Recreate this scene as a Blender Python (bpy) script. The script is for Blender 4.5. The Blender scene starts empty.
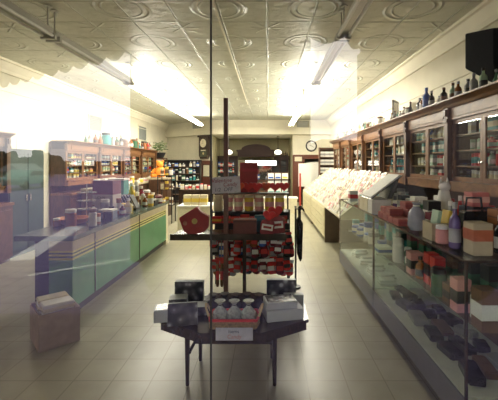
import bpy, bmesh, math, random
from mathutils import Vector, Matrix
R = random.Random(7)
PI = math.pi
C = bpy.context.scene.collection
SC = bpy.context.scene

# ------------------------------------------------------------------ materials
def base_mat(name):
    m = bpy.data.materials.new(name); m.use_nodes = True
    nt = m.node_tree
    return m, nt, nt.nodes['Principled BSDF']

def mat(name, col, rough=0.5, metal=0.0, var=0.12, scale=12.0, bump=0.0, coat=0.0, spec=0.5):
    m, nt, b = base_mat(name)
    tc = nt.nodes.new('ShaderNodeTexCoord')
    nz = nt.nodes.new('ShaderNodeTexNoise'); nz.inputs['Scale'].default_value = scale; nz.inputs['Detail'].default_value = 3
    nt.links.new(tc.outputs['Object'], nz.inputs['Vector'])
    rp = nt.nodes.new('ShaderNodeValToRGB')
    rp.color_ramp.elements[0].position = 0.3; rp.color_ramp.elements[1].position = 0.7
    rp.color_ramp.elements[0].color = tuple(max(0, c*(1-var)) for c in col) + (1,)
    rp.color_ramp.elements[1].color = tuple(min(1, c*(1+var)) for c in col) + (1,)
    nt.links.new(nz.outputs['Fac'], rp.inputs['Fac'])
    nt.links.new(rp.outputs['Color'], b.inputs['Base Color'])
    b.inputs['Roughness'].default_value = rough; b.inputs['Metallic'].default_value = metal
    b.inputs['Coat Weight'].default_value = coat; b.inputs['Specular IOR Level'].default_value = spec
    if bump:
        bp = nt.nodes.new('ShaderNodeBump'); bp.inputs['Strength'].default_value = bump; bp.inputs['Distance'].default_value = 0.01
        nt.links.new(nz.outputs['Fac'], bp.inputs['Height']); nt.links.new(bp.outputs['Normal'], b.inputs['Normal'])
    return m

def wood(name, c1, c2, rough=0.4, stretch=(2, 12, 12)):
    m, nt, b = base_mat(name)
    tc = nt.nodes.new('ShaderNodeTexCoord'); mp = nt.nodes.new('ShaderNodeMapping'); mp.inputs['Scale'].default_value = stretch
    nz = nt.nodes.new('ShaderNodeTexNoise'); nz.inputs['Scale'].default_value = 2.5; nz.inputs['Detail'].default_value = 5; nz.inputs['Distortion'].default_value = 1.2
    nt.links.new(tc.outputs['Object'], mp.inputs['Vector']); nt.links.new(mp.outputs['Vector'], nz.inputs['Vector'])
    rp = nt.nodes.new('ShaderNodeValToRGB'); rp.color_ramp.elements[0].position = 0.3; rp.color_ramp.elements[1].position = 0.72
    rp.color_ramp.elements[0].color = c1 + (1,); rp.color_ramp.elements[1].color = c2 + (1,)
    nt.links.new(nz.outputs['Fac'], rp.inputs['Fac']); nt.links.new(rp.outputs['Color'], b.inputs['Base Color'])
    b.inputs['Roughness'].default_value = rough
    return m

def emit(name, col, s):
    m, nt, b = base_mat(name)
    b.inputs['Base Color'].default_value = (0.9, 0.9, 0.88, 1)
    b.inputs['Emission Color'].default_value = col + (1,); b.inputs['Emission Strength'].default_value = s
    return m

def sheet_glass(name, ior, tint=(1, 1, 1)):
    # thin glazing: clear sheet that mirrors by Fresnel on its outer faces
    m = bpy.data.materials.new(name); m.use_nodes = True; nt = m.node_tree
    for n in list(nt.nodes): nt.nodes.remove(n)
    out = nt.nodes.new('ShaderNodeOutputMaterial'); mix = nt.nodes.new('ShaderNodeMixShader')
    tr = nt.nodes.new('ShaderNodeBsdfTransparent'); tr.inputs['Color'].default_value = tint + (1,)
    gl = nt.nodes.new('ShaderNodeBsdfGlossy'); gl.inputs['Roughness'].default_value = 0.0
    fr = nt.nodes.new('ShaderNodeFresnel'); fr.inputs['IOR'].default_value = ior
    ge = nt.nodes.new('ShaderNodeNewGeometry')
    inv = nt.nodes.new('ShaderNodeMath'); inv.operation = 'SUBTRACT'; inv.inputs[0].default_value = 1.0
    mul = nt.nodes.new('ShaderNodeMath'); mul.operation = 'MULTIPLY'
    nt.links.new(ge.outputs['Backfacing'], inv.inputs[1]); nt.links.new(fr.outputs['Fac'], mul.inputs[0]); nt.links.new(inv.outputs[0], mul.inputs[1])
    nt.links.new(mul.outputs[0], mix.inputs['Fac']); nt.links.new(tr.outputs[0], mix.inputs[1]); nt.links.new(gl.outputs[0], mix.inputs[2])
    nt.links.new(mix.outputs[0], out.inputs['Surface'])
    return m

def math_chain(nt):
    def M(op, a, b=None, c=None):
        n = nt.nodes.new('ShaderNodeMath'); n.operation = op
        for k, v in enumerate((a, b, c)):
            if v is None: continue
            if isinstance(v, (int, float)): n.inputs[k].default_value = v
            else: nt.links.new(v, n.inputs[k])
        return n.outputs[0]
    return M

def tin_ceiling():
    m, nt, b = base_mat('pressed tin ceiling'); M = math_chain(nt)
    tc = nt.nodes.new('ShaderNodeTexCoord'); sp = nt.nodes.new('ShaderNodeSeparateXYZ'); nt.links.new(tc.outputs['Object'], sp.inputs[0])
    X, Y = sp.outputs['X'], sp.outputs['Y']
    def per(v, o, p):   # signed distance to the nearest line o + k p
        return M('SUBTRACT', M('MODULO', M('ADD', M('SUBTRACT', v, o), 100*p + p/2), p), p/2)
    u, v = per(X, 0.6, 1.22), per(Y, 4.4, 1.22)
    r = M('SQRT', M('ADD', M('MULTIPLY', u, u), M('MULTIPLY', v, v)))
    def ridge(d, w): return M('MAXIMUM', M('SUBTRACT', 1.0, M('DIVIDE', M('ABSOLUTE', d), w)), 0.0)
    h = ridge(M('SUBTRACT', r, 0.33), 0.03)
    h = M('ADD', h, ridge(M('SUBTRACT', r, 0.25), 0.022))
    h = M('ADD', h, ridge(r, 0.09))
    u2, v2 = per(X, 1.21, 1.22), per(Y, 5.01, 1.22)
    inr = M('LESS_THAN', M('SQRT', M('ADD', M('MULTIPLY', u2, u2), M('MULTIPLY', v2, v2))), 0.24)
    fleur = M('ADD', M('ADD', ridge(u2, 0.025), ridge(v2, 0.025)), M('ADD', ridge(M('SUBTRACT', u2, v2), 0.03), ridge(M('ADD', u2, v2), 0.03)))
    h = M('ADD', h, M('MULTIPLY', fleur, inr))
    seam = M('ADD', ridge(per(Y, 4.2, 0.61), 0.016), ridge(per(X, 0.6, 0.61), 0.014))
    h = M('ADD', h, M('MULTIPLY', seam, 1.6))
    nz = nt.nodes.new('ShaderNodeTexNoise'); nz.inputs['Scale'].default_value = 9; nz.inputs['Detail'].default_value = 6
    nt.links.new(tc.outputs['Object'], nz.inputs['Vector'])
    h = M('ADD', h, M('MULTIPLY', nz.outputs['Fac'], 0.8))
    bp = nt.nodes.new('ShaderNodeBump'); bp.inputs['Strength'].default_value = 0.9; bp.inputs['Distance'].default_value = 0.03
    nt.links.new(h, bp.inputs['Height']); nt.links.new(bp.outputs['Normal'], b.inputs['Normal'])
    rp = nt.nodes.new('ShaderNodeValToRGB')
    rp.color_ramp.elements[0].color = (0.49, 0.495, 0.40, 1); rp.color_ramp.elements[1].color = (0.64, 0.645, 0.54, 1)
    nt.links.new(nz.outputs['Fac'], rp.inputs['Fac'])
    mx = nt.nodes.new('ShaderNodeMixRGB'); mx.inputs['Color2'].default_value = (0.28, 0.26, 0.18, 1)   # darker seams across the room
    nt.links.new(M('MULTIPLY', ridge(per(Y, 4.2, 0.61), 0.013), 0.85), mx.inputs['Fac']); nt.links.new(rp.outputs['Color'], mx.inputs['Color1'])
    nt.links.new(mx.outputs[0], b.inputs['Base Color']); b.inputs['Roughness'].default_value = 0.42
    return m

def tile_floor():
    m, nt, b = base_mat('vinyl tile floor')
    tc = nt.nodes.new('ShaderNodeTexCoord')
    br = nt.nodes.new('ShaderNodeTexBrick'); br.offset = 0.0; br.inputs['Scale'].default_value = 1.0
    br.inputs['Brick Width'].default_value = 0.305; br.inputs['Row Height'].default_value = 0.305; br.inputs['Mortar Size'].default_value = 0.004
    br.inputs['Color1'].default_value = (0.37, 0.345, 0.24, 1); br.inputs['Color2'].default_value = (0.405, 0.375, 0.265, 1); br.inputs['Mortar'].default_value = (0.25, 0.225, 0.15, 1)
    nt.links.new(tc.outputs['Object'], br.inputs['Vector'])
    nz = nt.nodes.new('ShaderNodeTexNoise'); nz.inputs['Scale'].default_value = 5; nz.inputs['Detail'].default_value = 6; nt.links.new(tc.outputs['Object'], nz.inputs['Vector'])
    mx = nt.nodes.new('ShaderNodeMixRGB'); mx.blend_type = 'MULTIPLY'; mx.inputs['Fac'].default_value = 0.35
    nt.links.new(br.outputs['Color'], mx.inputs['Color1']); nt.links.new(nz.outputs['Fac'], mx.inputs['Color2'])
    nt.links.new(mx.outputs[0], b.inputs['Base Color']); b.inputs['Roughness'].default_value = 0.33
    return m

M_CEIL = tin_ceiling(); M_FLOOR = tile_floor()
M_WALL = mat('cream painted plaster', (0.74, 0.70, 0.56), 0.7, var=0.05, scale=3)
M_ALC = mat('ochre painted plaster', (0.46, 0.42, 0.25), 0.7, var=0.06, scale=3)
M_WAINS = wood('red brown panelling', (0.10, 0.03, 0.02), (0.17, 0.055, 0.03), 0.35)
M_WOOD = wood('oak cabinet wood', (0.13, 0.058, 0.022), (0.245, 0.112, 0.04), 0.35, (6, 2, 2))
M_DWOOD = wood('dark cabinet wood', (0.055, 0.026, 0.014), (0.11, 0.05, 0.025), 0.4, (6, 2, 2))
M_TABLE = wood('dark table wood', (0.020, 0.012, 0.010), (0.05, 0.028, 0.018), 0.25, (3, 14, 3))
M_POST = wood('red brown post wood', (0.12, 0.05, 0.035), (0.19, 0.085, 0.06), 0.5, (14, 14, 2))
M_BLACK = mat('black paint', (0.012, 0.012, 0.014), 0.45)
M_BLACKG = mat('black vinyl', (0.015, 0.015, 0.018), 0.2, var=0.3)
M_WHITE = mat('white card', (0.80, 0.79, 0.74), 0.6, var=0.04)
M_CREAM = mat('cream card', (0.74, 0.68, 0.50), 0.6, var=0.06)
M_STEEL = mat('grey enamelled steel', (0.46, 0.46, 0.42), 0.35, 0.3, var=0.05)
M_CHROME = mat('bright metal', (0.7, 0.7, 0.68), 0.2, 1.0, var=0.05)
M_GREEN = mat('green counter laminate', (0.075, 0.235, 0.12), 0.35, var=0.12, scale=4)
M_YELLOW = mat('yellow stripe laminate', (0.62, 0.58, 0.20), 0.4, var=0.06)
M_TAN = mat('tan laminate', (0.42, 0.36, 0.24), 0.4, var=0.08)
M_CTOP = mat('dark green counter top', (0.05, 0.08, 0.07), 0.2, var=0.2)
M_PANE = sheet_glass('shop window glass', 1.86)
M_CGLASS = sheet_glass('showcase glass', 1.30, (0.95, 0.98, 0.965))
M_DGLASS = sheet_glass('cabinet door glass', 1.5, (0.96, 0.98, 0.97))
M_TUBE = emit('lit fluorescent tube', (1.0, 0.945, 0.79), 155.0)
M_TUBEOFF = mat('unlit fluorescent tube', (0.75, 0.75, 0.72), 0.3, var=0.03)
M_GLOBE = emit('lit opal globe', (1.0, 0.92, 0.75), 3.0)
M_STRIP = emit('lit back bar strip', (1.0, 0.96, 0.86), 6.0)
M_CASEB = mat('grey showcase base', (0.15, 0.15, 0.18), 0.4, var=0.06)
M_DECK = mat('white showcase deck', (0.62, 0.62, 0.55), 0.5, var=0.08)
_cm = {}
def cmat(col, rough=0.45):
    k = (tuple(round(c, 3) for c in col), rough)
    if k not in _cm: _cm[k] = mat('goods colour', col, rough, var=0.1, scale=20)
    return _cm[k]
COL = {'white': (0.74, 0.73, 0.68), 'cream': (0.70, 0.62, 0.42), 'pale green': (0.35, 0.50, 0.36), 'teal': (0.05, 0.27, 0.28), 'blue': (0.05, 0.12, 0.42),
       'red': (0.60, 0.035, 0.03), 'yellow': (0.72, 0.52, 0.07), 'amber': (0.28, 0.09, 0.02), 'brown': (0.16, 0.08, 0.04), 'pink': (0.66, 0.30, 0.28),
       'black': (0.015, 0.015, 0.017), 'grey': (0.32, 0.32, 0.32), 'dark green': (0.03, 0.12, 0.06), 'orange': (0.85, 0.27, 0.02), 'maroon': (0.16, 0.015, 0.03), 'purple': (0.12, 0.08, 0.22)}
ORD = 'first second third fourth fifth sixth seventh eighth ninth tenth eleventh twelfth thirteenth fourteenth fifteenth sixteenth seventeenth eighteenth nineteenth twentieth'.split()
ORD += ['twenty-' + o for o in ORD[:9]] + ['thirtieth'] + ['thirty-' + o for o in ORD[:9]] + ['fortieth'] + ['forty-' + o for o in ORD[:9]]

# ------------------------------------------------------------------ mesh helpers
class MB:
    def __init__(s): s.bm = bmesh.new()
    def _m(s, faces, mi):
        for f in faces: f.material_index = mi
    def box(s, x0, x1, y0, y1, z0, z1, mi=0, mx=None):
        vs = [s.bm.verts.new((x, y, z)) for z in (z0, z1) for y in (y0, y1) for x in (x0, x1)]
        if mx is not None:
            for v in vs: v.co = mx @ v.co
        fs = [s.bm.faces.new([vs[i] for i in f]) for f in ((0, 2, 3, 1), (4, 5, 7, 6), (0, 1, 5, 4), (2, 6, 7, 3), (0, 4, 6, 2), (1, 3, 7, 5))]
        s._m(fs, mi); return s
    def lathe(s, prof, n=14, c=(0, 0, 0), mi=0, axis='z', ang=0.0):
        rings = []
        for (r, z) in prof:
            ring = []
            for k in range(n):
                a = 2*PI*k/n + ang; p = (r*math.cos(a), r*math.sin(a), z)
                if axis == 'y': p = (p[0], p[2], p[1])
                if axis == 'x': p = (p[2], p[0], p[1])
                ring.append(s.bm.verts.new((p[0]+c[0], p[1]+c[1], p[2]+c[2])))
            rings.append(ring)
        fs = []
        for a, b in zip(rings, rings[1:]):
            for k in range(n): fs.append(s.bm.faces.new((a[k], a[(k+1) % n], b[(k+1) % n], b[k])))
        if prof[0][0] > 1e-5: fs.append(s.bm.faces.new(rings[0][::-1]))
        if prof[-1][0] > 1e-5: fs.append(s.bm.faces.new(rings[-1]))
        s._m(fs, mi); return s
    def tube(s, pts, r, n=8, mi=0):
        pts = [Vector(p) for p in pts]; rings = []
        rr = r if isinstance(r, (list, tuple)) else [r]*len(pts)
        for i, p in enumerate(pts):
            t = (pts[min(i+1, len(pts)-1)] - pts[max(i-1, 0)]).normalized()
            a = t.cross(Vector((0, 0, 1)));
            if a.length < 1e-3: a = t.cross(Vector((0, 1, 0)))
            a.normalize(); b = t.cross(a)
            rings.append([s.bm.verts.new(p + (a*math.cos(2*PI*k/n) + b*math.sin(2*PI*k/n))*rr[i]) for k in range(n)])
        fs = []
        for a, b in zip(rings, rings[1:]):
            for k in range(n): fs.append(s.bm.faces.new((a[k], a[(k+1) % n], b[(k+1) % n], b[k])))
        fs.append(s.bm.faces.new(rings[0][::-1])); fs.append(s.bm.faces.new(rings[-1]))
        s._m(fs, mi); return s
    def prism(s, poly, a0, a1, axis='y', mi=0):
        def P(u, v, t): return {'y': (u, t, v), 'x': (t, u, v), 'z': (u, v, t)}[axis]
        A = [s.bm.verts.new(P(u, v, a0)) for u, v in poly]; B = [s.bm.verts.new(P(u, v, a1)) for u, v in poly]
        n = len(poly); fs = [s.bm.faces.new(A), s.bm.faces.new(B[::-1])]
        for k in range(n): fs.append(s.bm.faces.new((A[k], B[k], B[(k+1) % n], A[(k+1) % n])))
        s._m(fs, mi); return s
    def blob(s, c, r, mi=0, n=2, squash=(1, 1, 1), jit=0.0, seed=0):
        rr = random.Random(seed); o = bmesh.ops.create_icosphere(s.bm, subdivisions=n, radius=1.0)
        for v in o['verts']:
            k = 1 + rr.uniform(-jit, jit)
            v.co = Vector((v.co.x*r*squash[0]*k + c[0], v.co.y*r*squash[1]*k + c[1], v.co.z*r*squash[2]*k + c[2]))
        for v in o['verts']:
            for f in v.link_faces: f.material_index = mi
        return s
    def mesh(s, name, mats, smooth=False, bevel=0.0):
        bmesh.ops.recalc_face_normals(s.bm, faces=s.bm.faces[:])
        if bevel:
            bmesh.ops.bevel(s.bm, geom=s.bm.edges[:], offset=bevel, segments=2, affect='EDGES', clamp_overlap=True)
        me = bpy.data.meshes.new(name); s.bm.to_mesh(me); s.bm.free()
        for m in (mats if isinstance(mats, (list, tuple)) else [mats]): me.materials.append(m)
        if smooth:
            for p in me.polygons: p.use_smooth = True
            try: me.set_sharp_from_angle(angle=math.radians(40))
            except Exception: pass
        return me
    def build(s, name, mats, parent=None, smooth=False, bevel=0.0):
        o = bpy.data.objects.new(name, s.mesh(name, mats, smooth, bevel)); C.objects.link(o)
        if parent: o.parent = parent
        return o

def tag(o, label, cat, group=None):
    o['label'] = label; o['category'] = cat
    if group: o['group'] = group
    return o
def thing(name, label, cat, loc=(0, 0, 0), rz=0.0, group=None):
    o = bpy.data.objects.new(name, None); C.objects.link(o); o.location = loc; o.rotation_euler = (0, 0, rz); o.empty_display_size = 0.05
    return tag(o, label, cat, group)
def struct(name, mb, m, **k):
    o = mb.build(name, m, **k); o['kind'] = 'structure'; return o
def copy_tree(o, parent=None):
    c = o.copy(); C.objects.link(c)
    if parent: c.parent = parent
    for ch in list(o.children): copy_tree(ch, c)
    return c
def text(body, size, m, parent, loc, rot=(PI/2, 0, 0), name='lettering', shear=0.0):
    cu = bpy.data.curves.new(name, 'FONT'); cu.body = body; cu.size = size; cu.align_x = 'CENTER'; cu.align_y = 'CENTER'; cu.extrude = 0.0004; cu.shear = shear
    tmp = bpy.data.objects.new(name, cu); C.objects.link(tmp); dg = bpy.context.evaluated_depsgraph_get(); dg.update()
    me = bpy.data.meshes.new_from_object(tmp.evaluated_get(dg)); bpy.data.objects.remove(tmp); bpy.data.curves.remove(cu)
    me.materials.clear(); me.materials.append(m)
    o = bpy.data.objects.new(name, me); C.objects.link(o); o.parent = parent; o.location = loc; o.rotation_euler = rot
    return o

# unit goods (1 x 1 x 1, base at z = 0): shared meshes
_items = {}
def item_mesh(kind, col, cap):
    k = (kind, col, cap)
    if k in _items: return _items[k]
    mb = MB(); ms = [cmat(COL[col], 0.25 if kind in ('bottle', 'jar') else 0.5), cmat(COL[cap])]
    if kind == 'bottle':
        mb.lathe([(0.44, 0), (0.5, 0.03), (0.5, 0.55), (0.44, 0.64), (0.2, 0.74), (0.17, 0.86)], 12)
        mb.lathe([(0.22, 0.86), (0.22, 1.0)], 10, mi=1); mb.lathe([(0.507, 0.14), (0.507, 0.44)], 12, mi=1)
    elif kind == 'decanter':
        mb.lathe([(0.35, 0), (0.5, 0.08), (0.46, 0.4), (0.22, 0.58), (0.15, 0.8)], 12); mb.lathe([(0.12, 0.8), (0.24, 0.88), (0.2, 0.96), (0.02, 1.0)], 10, mi=1)
    elif kind == 'jar':
        mb.lathe([(0.44, 0), (0.5, 0.05), (0.5, 0.72), (0.42, 0.8)], 14); mb.lathe([(0.47, 0.8), (0.47, 0.97), (0.42, 1.0)], 14, mi=1)
    elif kind == 'tin':
        mb.lathe([(0.48, 0), (0.48, 0.9), (0.5, 0.9), (0.5, 1.0)], 16); mb.lathe([(0.487, 0.2), (0.487, 0.7)], 16, mi=1)
    elif kind == 'carton':
        mb.box(-0.5, 0.5, -0.5, 0.5, 0, 1); mb.box(-0.506, 0.506, -0.506, 0.506, 0.28, 0.66, mi=1)
    me = mb.mesh(kind, ms, smooth=kind != 'carton'); _items[k] = me
    return me
def put(kind, col, cap, x, y, z, w, d, h, label, group=None, rz=0.0, name=None, cat=None):
    o = bpy.data.objects.new(name or kind, item_mesh(kind, col, cap)); C.objects.link(o)
    o.location = (x, y, z+.0012); o.scale = (w, d, h); o.rotation_euler = (0, 0, rz)
    return tag(o, label, cat or kind, group)

# ------------------------------------------------------------------ camera: 25 mm on 36 mm, level, shifted
cam = bpy.data.cameras.new('camera'); co = bpy.data.objects.new('camera', cam); C.objects.link(co)
F = 350.0
cam.sensor_width = 36; cam.lens = F/498*36; cam.shift_x = -19/498; cam.shift_y = -36/498; cam.clip_start = 0.02; cam.clip_end = 400
co.location = (0, 0, 1.7); co.rotation_euler = (PI/2, 0, 0); SC.camera = co
def at(px, py, d): return Vector(((px-268)*d/F, d, 1.7-(py-164)*d/F))

# ------------------------------------------------------------------ the room
XL, XR, ZC, YG, YB = -5.0, 2.75, 3.65, 0.9, 15.5
struct('floor', MB().box(XL-.12, XR+.12, YG-.02, 20.2, -.1, 0), M_FLOOR)
struct('ceiling', MB().box(XL-.12, XR+.12, YG-.06, 20.2, ZC, ZC+.1), M_CEIL)
struct('wall_left', MB().box(XL-.12, XL, YG-.06, 20.2, 0, ZC), M_WALL)
struct('wall_right', MB().box(XR, XR+.12, YG-.06, 20.2, 0, ZC), M_WALL)
fw = MB(); fw.box(XL, XR, YG-.06, YG+.06, 0, .45); fw.box(XL, XR, YG-.06, YG+.06, 3.05, ZC); fw.box(XL, -1.75, YG-.06, YG+.06, .45, 3.05); fw.box(1.5, XR, YG-.06, YG+.06, .45, 3.05); fw.box(-1.75, 1.5, YG-.06, YG+.06, .45, .85); fw.box(-1.75, 1.5, YG-.06, YG+.06, 2.5, 3.05)
struct('wall_front', fw, M_WALL)
SEAM = -0.1465
struct('window_1', MB().box(-1.75, SEAM-.002, YG-.003, YG+.003, .85, 2.5), M_PANE)
struct('window_2', MB().box(SEAM+.002, 1.5, YG-.003, YG+.003, .85, 2.5), M_PANE)
struct('trim_1', MB().box(SEAM-.002, SEAM+.002, YG-.004, YG+.004, .85, 2.5), mat('window seam putty', (0.02, 0.017, 0.01), 0.8))
# beam and upper wall over the back of the shop, alcove, angled wall
bw = MB(); bw.box(-2.5, XR, YB, YB+.5, 3.0, ZC)
bw.prism([(-2.5, YB), (XL, 17.3), (XL, 17.8), (-2.5, YB+.5)], 3.0, ZC, 'z')
bw.box(-2.5, XR, YB-.26, YB, 3.0, 3.30); bw.prism([(-2.5, YB-.26), (XL, 17.04), (XL, 17.3), (-2.5, YB)], 3.0, 3.30, 'z')
struct('trim_2', bw, M_WALL)
lw = MB(); lw.prism([(-2.5, YB+.05), (XL, 17.35), (XL, 17.6), (-2.5, YB+.3)], 1.85, 3.0, 'z')
struct('wall_back_left', lw, M_WALL)
lw = MB(); lw.prism([(-2.5, YB+.03), (XL, 17.33), (XL, 17.6), (-2.5, YB+.3)], 0, 1.85, 'z')
struct('trim_3', lw, M_WAINS)
struct('wall_back_right', MB().box(1.1, XR, YB+.05, YB+.2, 2.1, 3.0), M_WALL)
wp = MB(); wp.box(1.1, 1.62, YB+.03, YB+.2, 0, 2.1); wp.box(2.3, XR, YB+.03, YB+.2, 0, 2.1); wp.box(1.62, 2.3, YB+.03, YB+.2, 1.93, 2.1); wp.box(1.1, XR, YB, YB+.03, 2.04, 2.11)
struct('trim_4', wp, M_WAINS)
struct('door_1', MB().box(1.74, 2.28, YB+.14, YB+.18, 0.01, 1.78).box(1.80, 2.22, YB+.12, YB+.14, .95, 1.66), M_WHITE)
al = MB(); al.box(-2.62, 1.2, 18.2, 18.35, 0, 3.05); al.box(-2.62, -2.5, YB+.3, 18.2, 0, 3.05); al.box(1.1, 1.22, YB+.2, 18.2, 0, 3.05)
struct('wall_back', al, M_ALC)
struct('ceiling_alcove', MB().box(-2.62, 1.22, YB+.5, 18.35, 3.0, 3.1), M_WALL)
struct('wall_back_passage', MB().box(1.1, XR, 18.2, 18.35, 0, 3.05), M_WHITE)
struct('ceiling_passage', MB().box(1.22, XR, YB+.5, 18.35, 3.0, 3.1), M_WALL)
# cornices along the side walls
def cornice(sx, xw, name):
    p = [(xw, 3.42), (xw-sx*.03, 3.42), (xw-sx*.05, 3.48), (xw-sx*.13, 3.60), (xw-sx*.17, 3.61), (xw-sx*.17, 3.65), (xw, 3.65)]
    struct(name, MB().prism(p, YG+.06, YB if sx > 0 else 17.3), M_WALL)
cornice(1, XR, 'trim_5'); cornice(-1, XL, 'trim_6')
struct('trim_7', MB().box(XR-.02, XR, YG+.06, YB, 2.93, 2.97).box(XL, XL+.02, YG+.06, 17.2, 3.08, 3.12), M_WALL)
# surface conduit on the ceiling
tag(MB().tube([(-.655, 1.2, 3.63), (-.655, 11.4, 3.63)], .017).build('conduit', M_WALL), 'slim painted conduit running down the tin ceiling between the light rows', 'pipe')

# ------------------------------------------------------------------ fluorescent rows
def fixture(x, y0, lit, label):
    L = 2.38; t = thing('fluorescent_light', label, 'ceiling light', (x, y0, 3.30), 0, 'fluorescent lights hung in two rows')
    MB().prism([(-.05, .0), (-.045, .075), (.045, .075), (.05, .0), (.035, -.012), (-.035, -.012)], 0, L).build('housing', M_STEEL if not lit else lit_housing, t)
    for s in (-1, 1):
        MB().lathe([(.019, .05), (.019, L-.05)], 10, (s*.062, 0, -.028), axis='y').build('tube', M_TUBE if lit else M_TUBEOFF, t, smooth=True)
    for yy in (0, L-.045): MB().box(-.09, .09, yy, yy+.045, -.065, .0).build('lamp_holder', M_STEEL if not lit else lit_housing, t)
    for yy in (.04, L-.04):
        rd = MB().tube([(0, yy, .07), (0, yy, .34)], .008).build('hanger_rod', M_STEEL, t)
        MB().lathe([(.05, .325), (.05, .335), (.02, .35)], 12, (0, yy, 0)).build('canopy', M_STEEL, rd)
lit_housing = mat('lit fixture steel', (0.80, 0.78, 0.70), 0.4, var=0.03)  # paler steel for lit fixtures, the tube light painted into its colour
for rx, nm in ((-2.7, 'above the green counter'), (.93, 'above the glass showcases')):
    for k, y0 in enumerate((1.95, 4.39, 6.83, 9.27, 11.71)):
        lit = k >= 2
        fixture(rx, y0, lit, '%s hanging fluorescent light %s, %s from the shop window' % ('glowing' if lit else 'unlit grey', nm, ORD[k]))

# ------------------------------------------------------------------ wall cabinets
M_PIL = wood('darker pilaster wood', (0.075, 0.033, 0.015), (0.14, 0.062, 0.025), 0.35, (6, 2, 2))
def door_frame(mb, y0, y1, z0, z1, x=0.0, w=.045, t=.022):
    mb.box(x, x+t, y0, y0+w, z0, z1); mb.box(x, x+t, y1-w, y1, z0, z1); mb.box(x, x+t, y0+w, y1-w, z0, z0+w*1.2); mb.box(x, x+t, y0+w, y1-w, z1-w, z1)
def make_cabinet(W, zt, zb, D, label, group):
    t = thing('glazed_cabinet', label, 'cabinet', (0, 0, 0), 0, group)
    MB().box(-.10, D, .001, W-.001, .08, .98).box(-.06, D, .001, W-.001, 0, .08).build('base_unit', M_DWOOD, t)
    for s in (0, 1):
        MB().box(-.112, -.10, .05+s*W/2, W/2-.03+s*W/2, .14, .90).build('base_door', M_DWOOD, t)
    MB().box(-.13, D, .001, W-.001, .98, 1.03).build('worktop', M_WOOD, t)
    MB().box(D-.03, D, .001, W-.001, 1.03, zt-.02).build('back_panel', M_DWOOD, t)
    for ya, yb in ((.001, .022), (W-.022, W-.001)): MB().box(.03, D-.03, ya, yb, zb-.12, zt-.2).build('side_panel', M_DWOOD, t)
    MB().box(-.04, .03, .001, W-.001, zb-.12, zb-.0).box(-.055, .0, .001, W-.001, zb-.025, zb).build('ledge_rail', M_WOOD, t)
    ft = zt-.235
    MB().box(-.03, .03, .001, W-.001, ft, zt-.07).box(-.04, -.03, .16, W-.16, ft+.035, zt-.105).build('frieze', M_WOOD, t)
    MB().prism([(D-.03, zt-.02), (D-.03, zt), (-.16, zt), (-.16, zt-.018), (-.13, zt-.03), (-.085, zt-.055), (-.06, zt-.085), (-.03, zt-.085), (-.03, zt-.02)], .001, W-.001).build('cornice', M_WOOD, t)
    p = MB(); p.box(-.065, .0, .002, .085, zb-.13, zt-.085); p.box(-.075, .0, .001, .095, zb-.13, zb+.05); p.box(-.08, .0, .001, .095, ft-.03, ft+.015); p.box(-.085, 0, .02, .07, ft+.05, zt-.1)
    p.build('pilaster', M_PIL, t)
    lv = [zb + k*(ft-zb)/4 for k in range(4)]
    for z in lv:
        MB().box(.03, D-.03, .022, W-.022, z-.018, z).build('shelf', M_WOOD, t)
    m = W/2 + .045
    for (a, b) in ((.095, m-.002), (m+.002, W-.004)):
        d = MB(); door_frame(d, a, b, zb+.002, ft-.002, -.002)
        dd = d.build('door', M_WOOD, t)
        MB().box(.006, .010, a+.045, b-.045, zb+.056, ft-.047).build('pane', M_DGLASS, dd)
        ky = b-.022 if a < .2 else a+.022
        MB().lathe([(.006, 0), (.006, -.015), (.013, -.02), (.013, -.03), (.004, -.034)], 10, (-.002, ky, (zb+ft)/2-.15), axis='x').build('knob', M_CHROME, dd, smooth=True)
    return t, lv, ft
KIN = ['carton', 'carton', 'bottle', 'jar', 'bottle', 'tin']
def stock(x, side, y0, W, lv, ft, D, nth, where, palette):
    step = (ft-lv[0])/4
    for li, z in enumerate(lv):
        y = y0 + .14; n = 0; run = None
        while y < y0 + W - .15:
            if run is None or R.random() < .35:
                run = (R.choice(KIN), R.choice(palette), R.choice(palette), R.uniform(.06, .105), R.uniform(.66, .92))
            kind, col, cap, w, hf = run
            if col == cap: cap = 'white' if col != 'white' else 'cream'
            h = min(step*hf*R.uniform(.93, 1.05), step-.026)
            if abs(y + w/2 - (y0 + W/2)) > -1:
                put(kind, col, cap, x + side*R.uniform(.11, .17), y + w/2, z, w*.92, w*.92, h,
                    '%s %s on %s shelf up of %s cabinet %s, %s along' % (col, kind, ORD[li], ORD[nth], where, ORD[n]), 'stock in the cabinets ' + where)
            n += 1; y += w + R.uniform(.008, .03) + (R.uniform(.04, .15) if R.random() < .15 else 0)
PAL = ['white', 'white', 'white', 'cream', 'pale green', 'teal', 'blue', 'red', 'yellow', 'brown', 'cream', 'amber', 'pink']
PALR = ['white', 'white', 'white', 'white', 'cream', 'pale green', 'teal', 'blue', 'red', 'white', 'cream', 'pale green']
XC, WR = 2.30, 1.315
proto = None
for k in range(7):
    y0 = 4.36 + (k-1)*WR
    lab = 'glazed oak wall cabinet with drugstore stock behind the showcases, %s from the window' % ORD[k]
    if proto is None: proto, lvr, ftr = make_cabinet(WR, 2.48, 1.49, .42, lab, 'wall cabinets behind the glass showcases'); t = proto
    else: t = copy_tree(proto); t['label'] = lab
    t.location = (XC, y0, 0)
    stock(XC, 1, y0, WR, lvr, ftr, .42, k, 'behind the showcases', PALR)
WL = 1.57; XLc = -4.60; proto = None
LY = [4.6, 7.97, 9.54, 11.11, 12.68]
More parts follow.
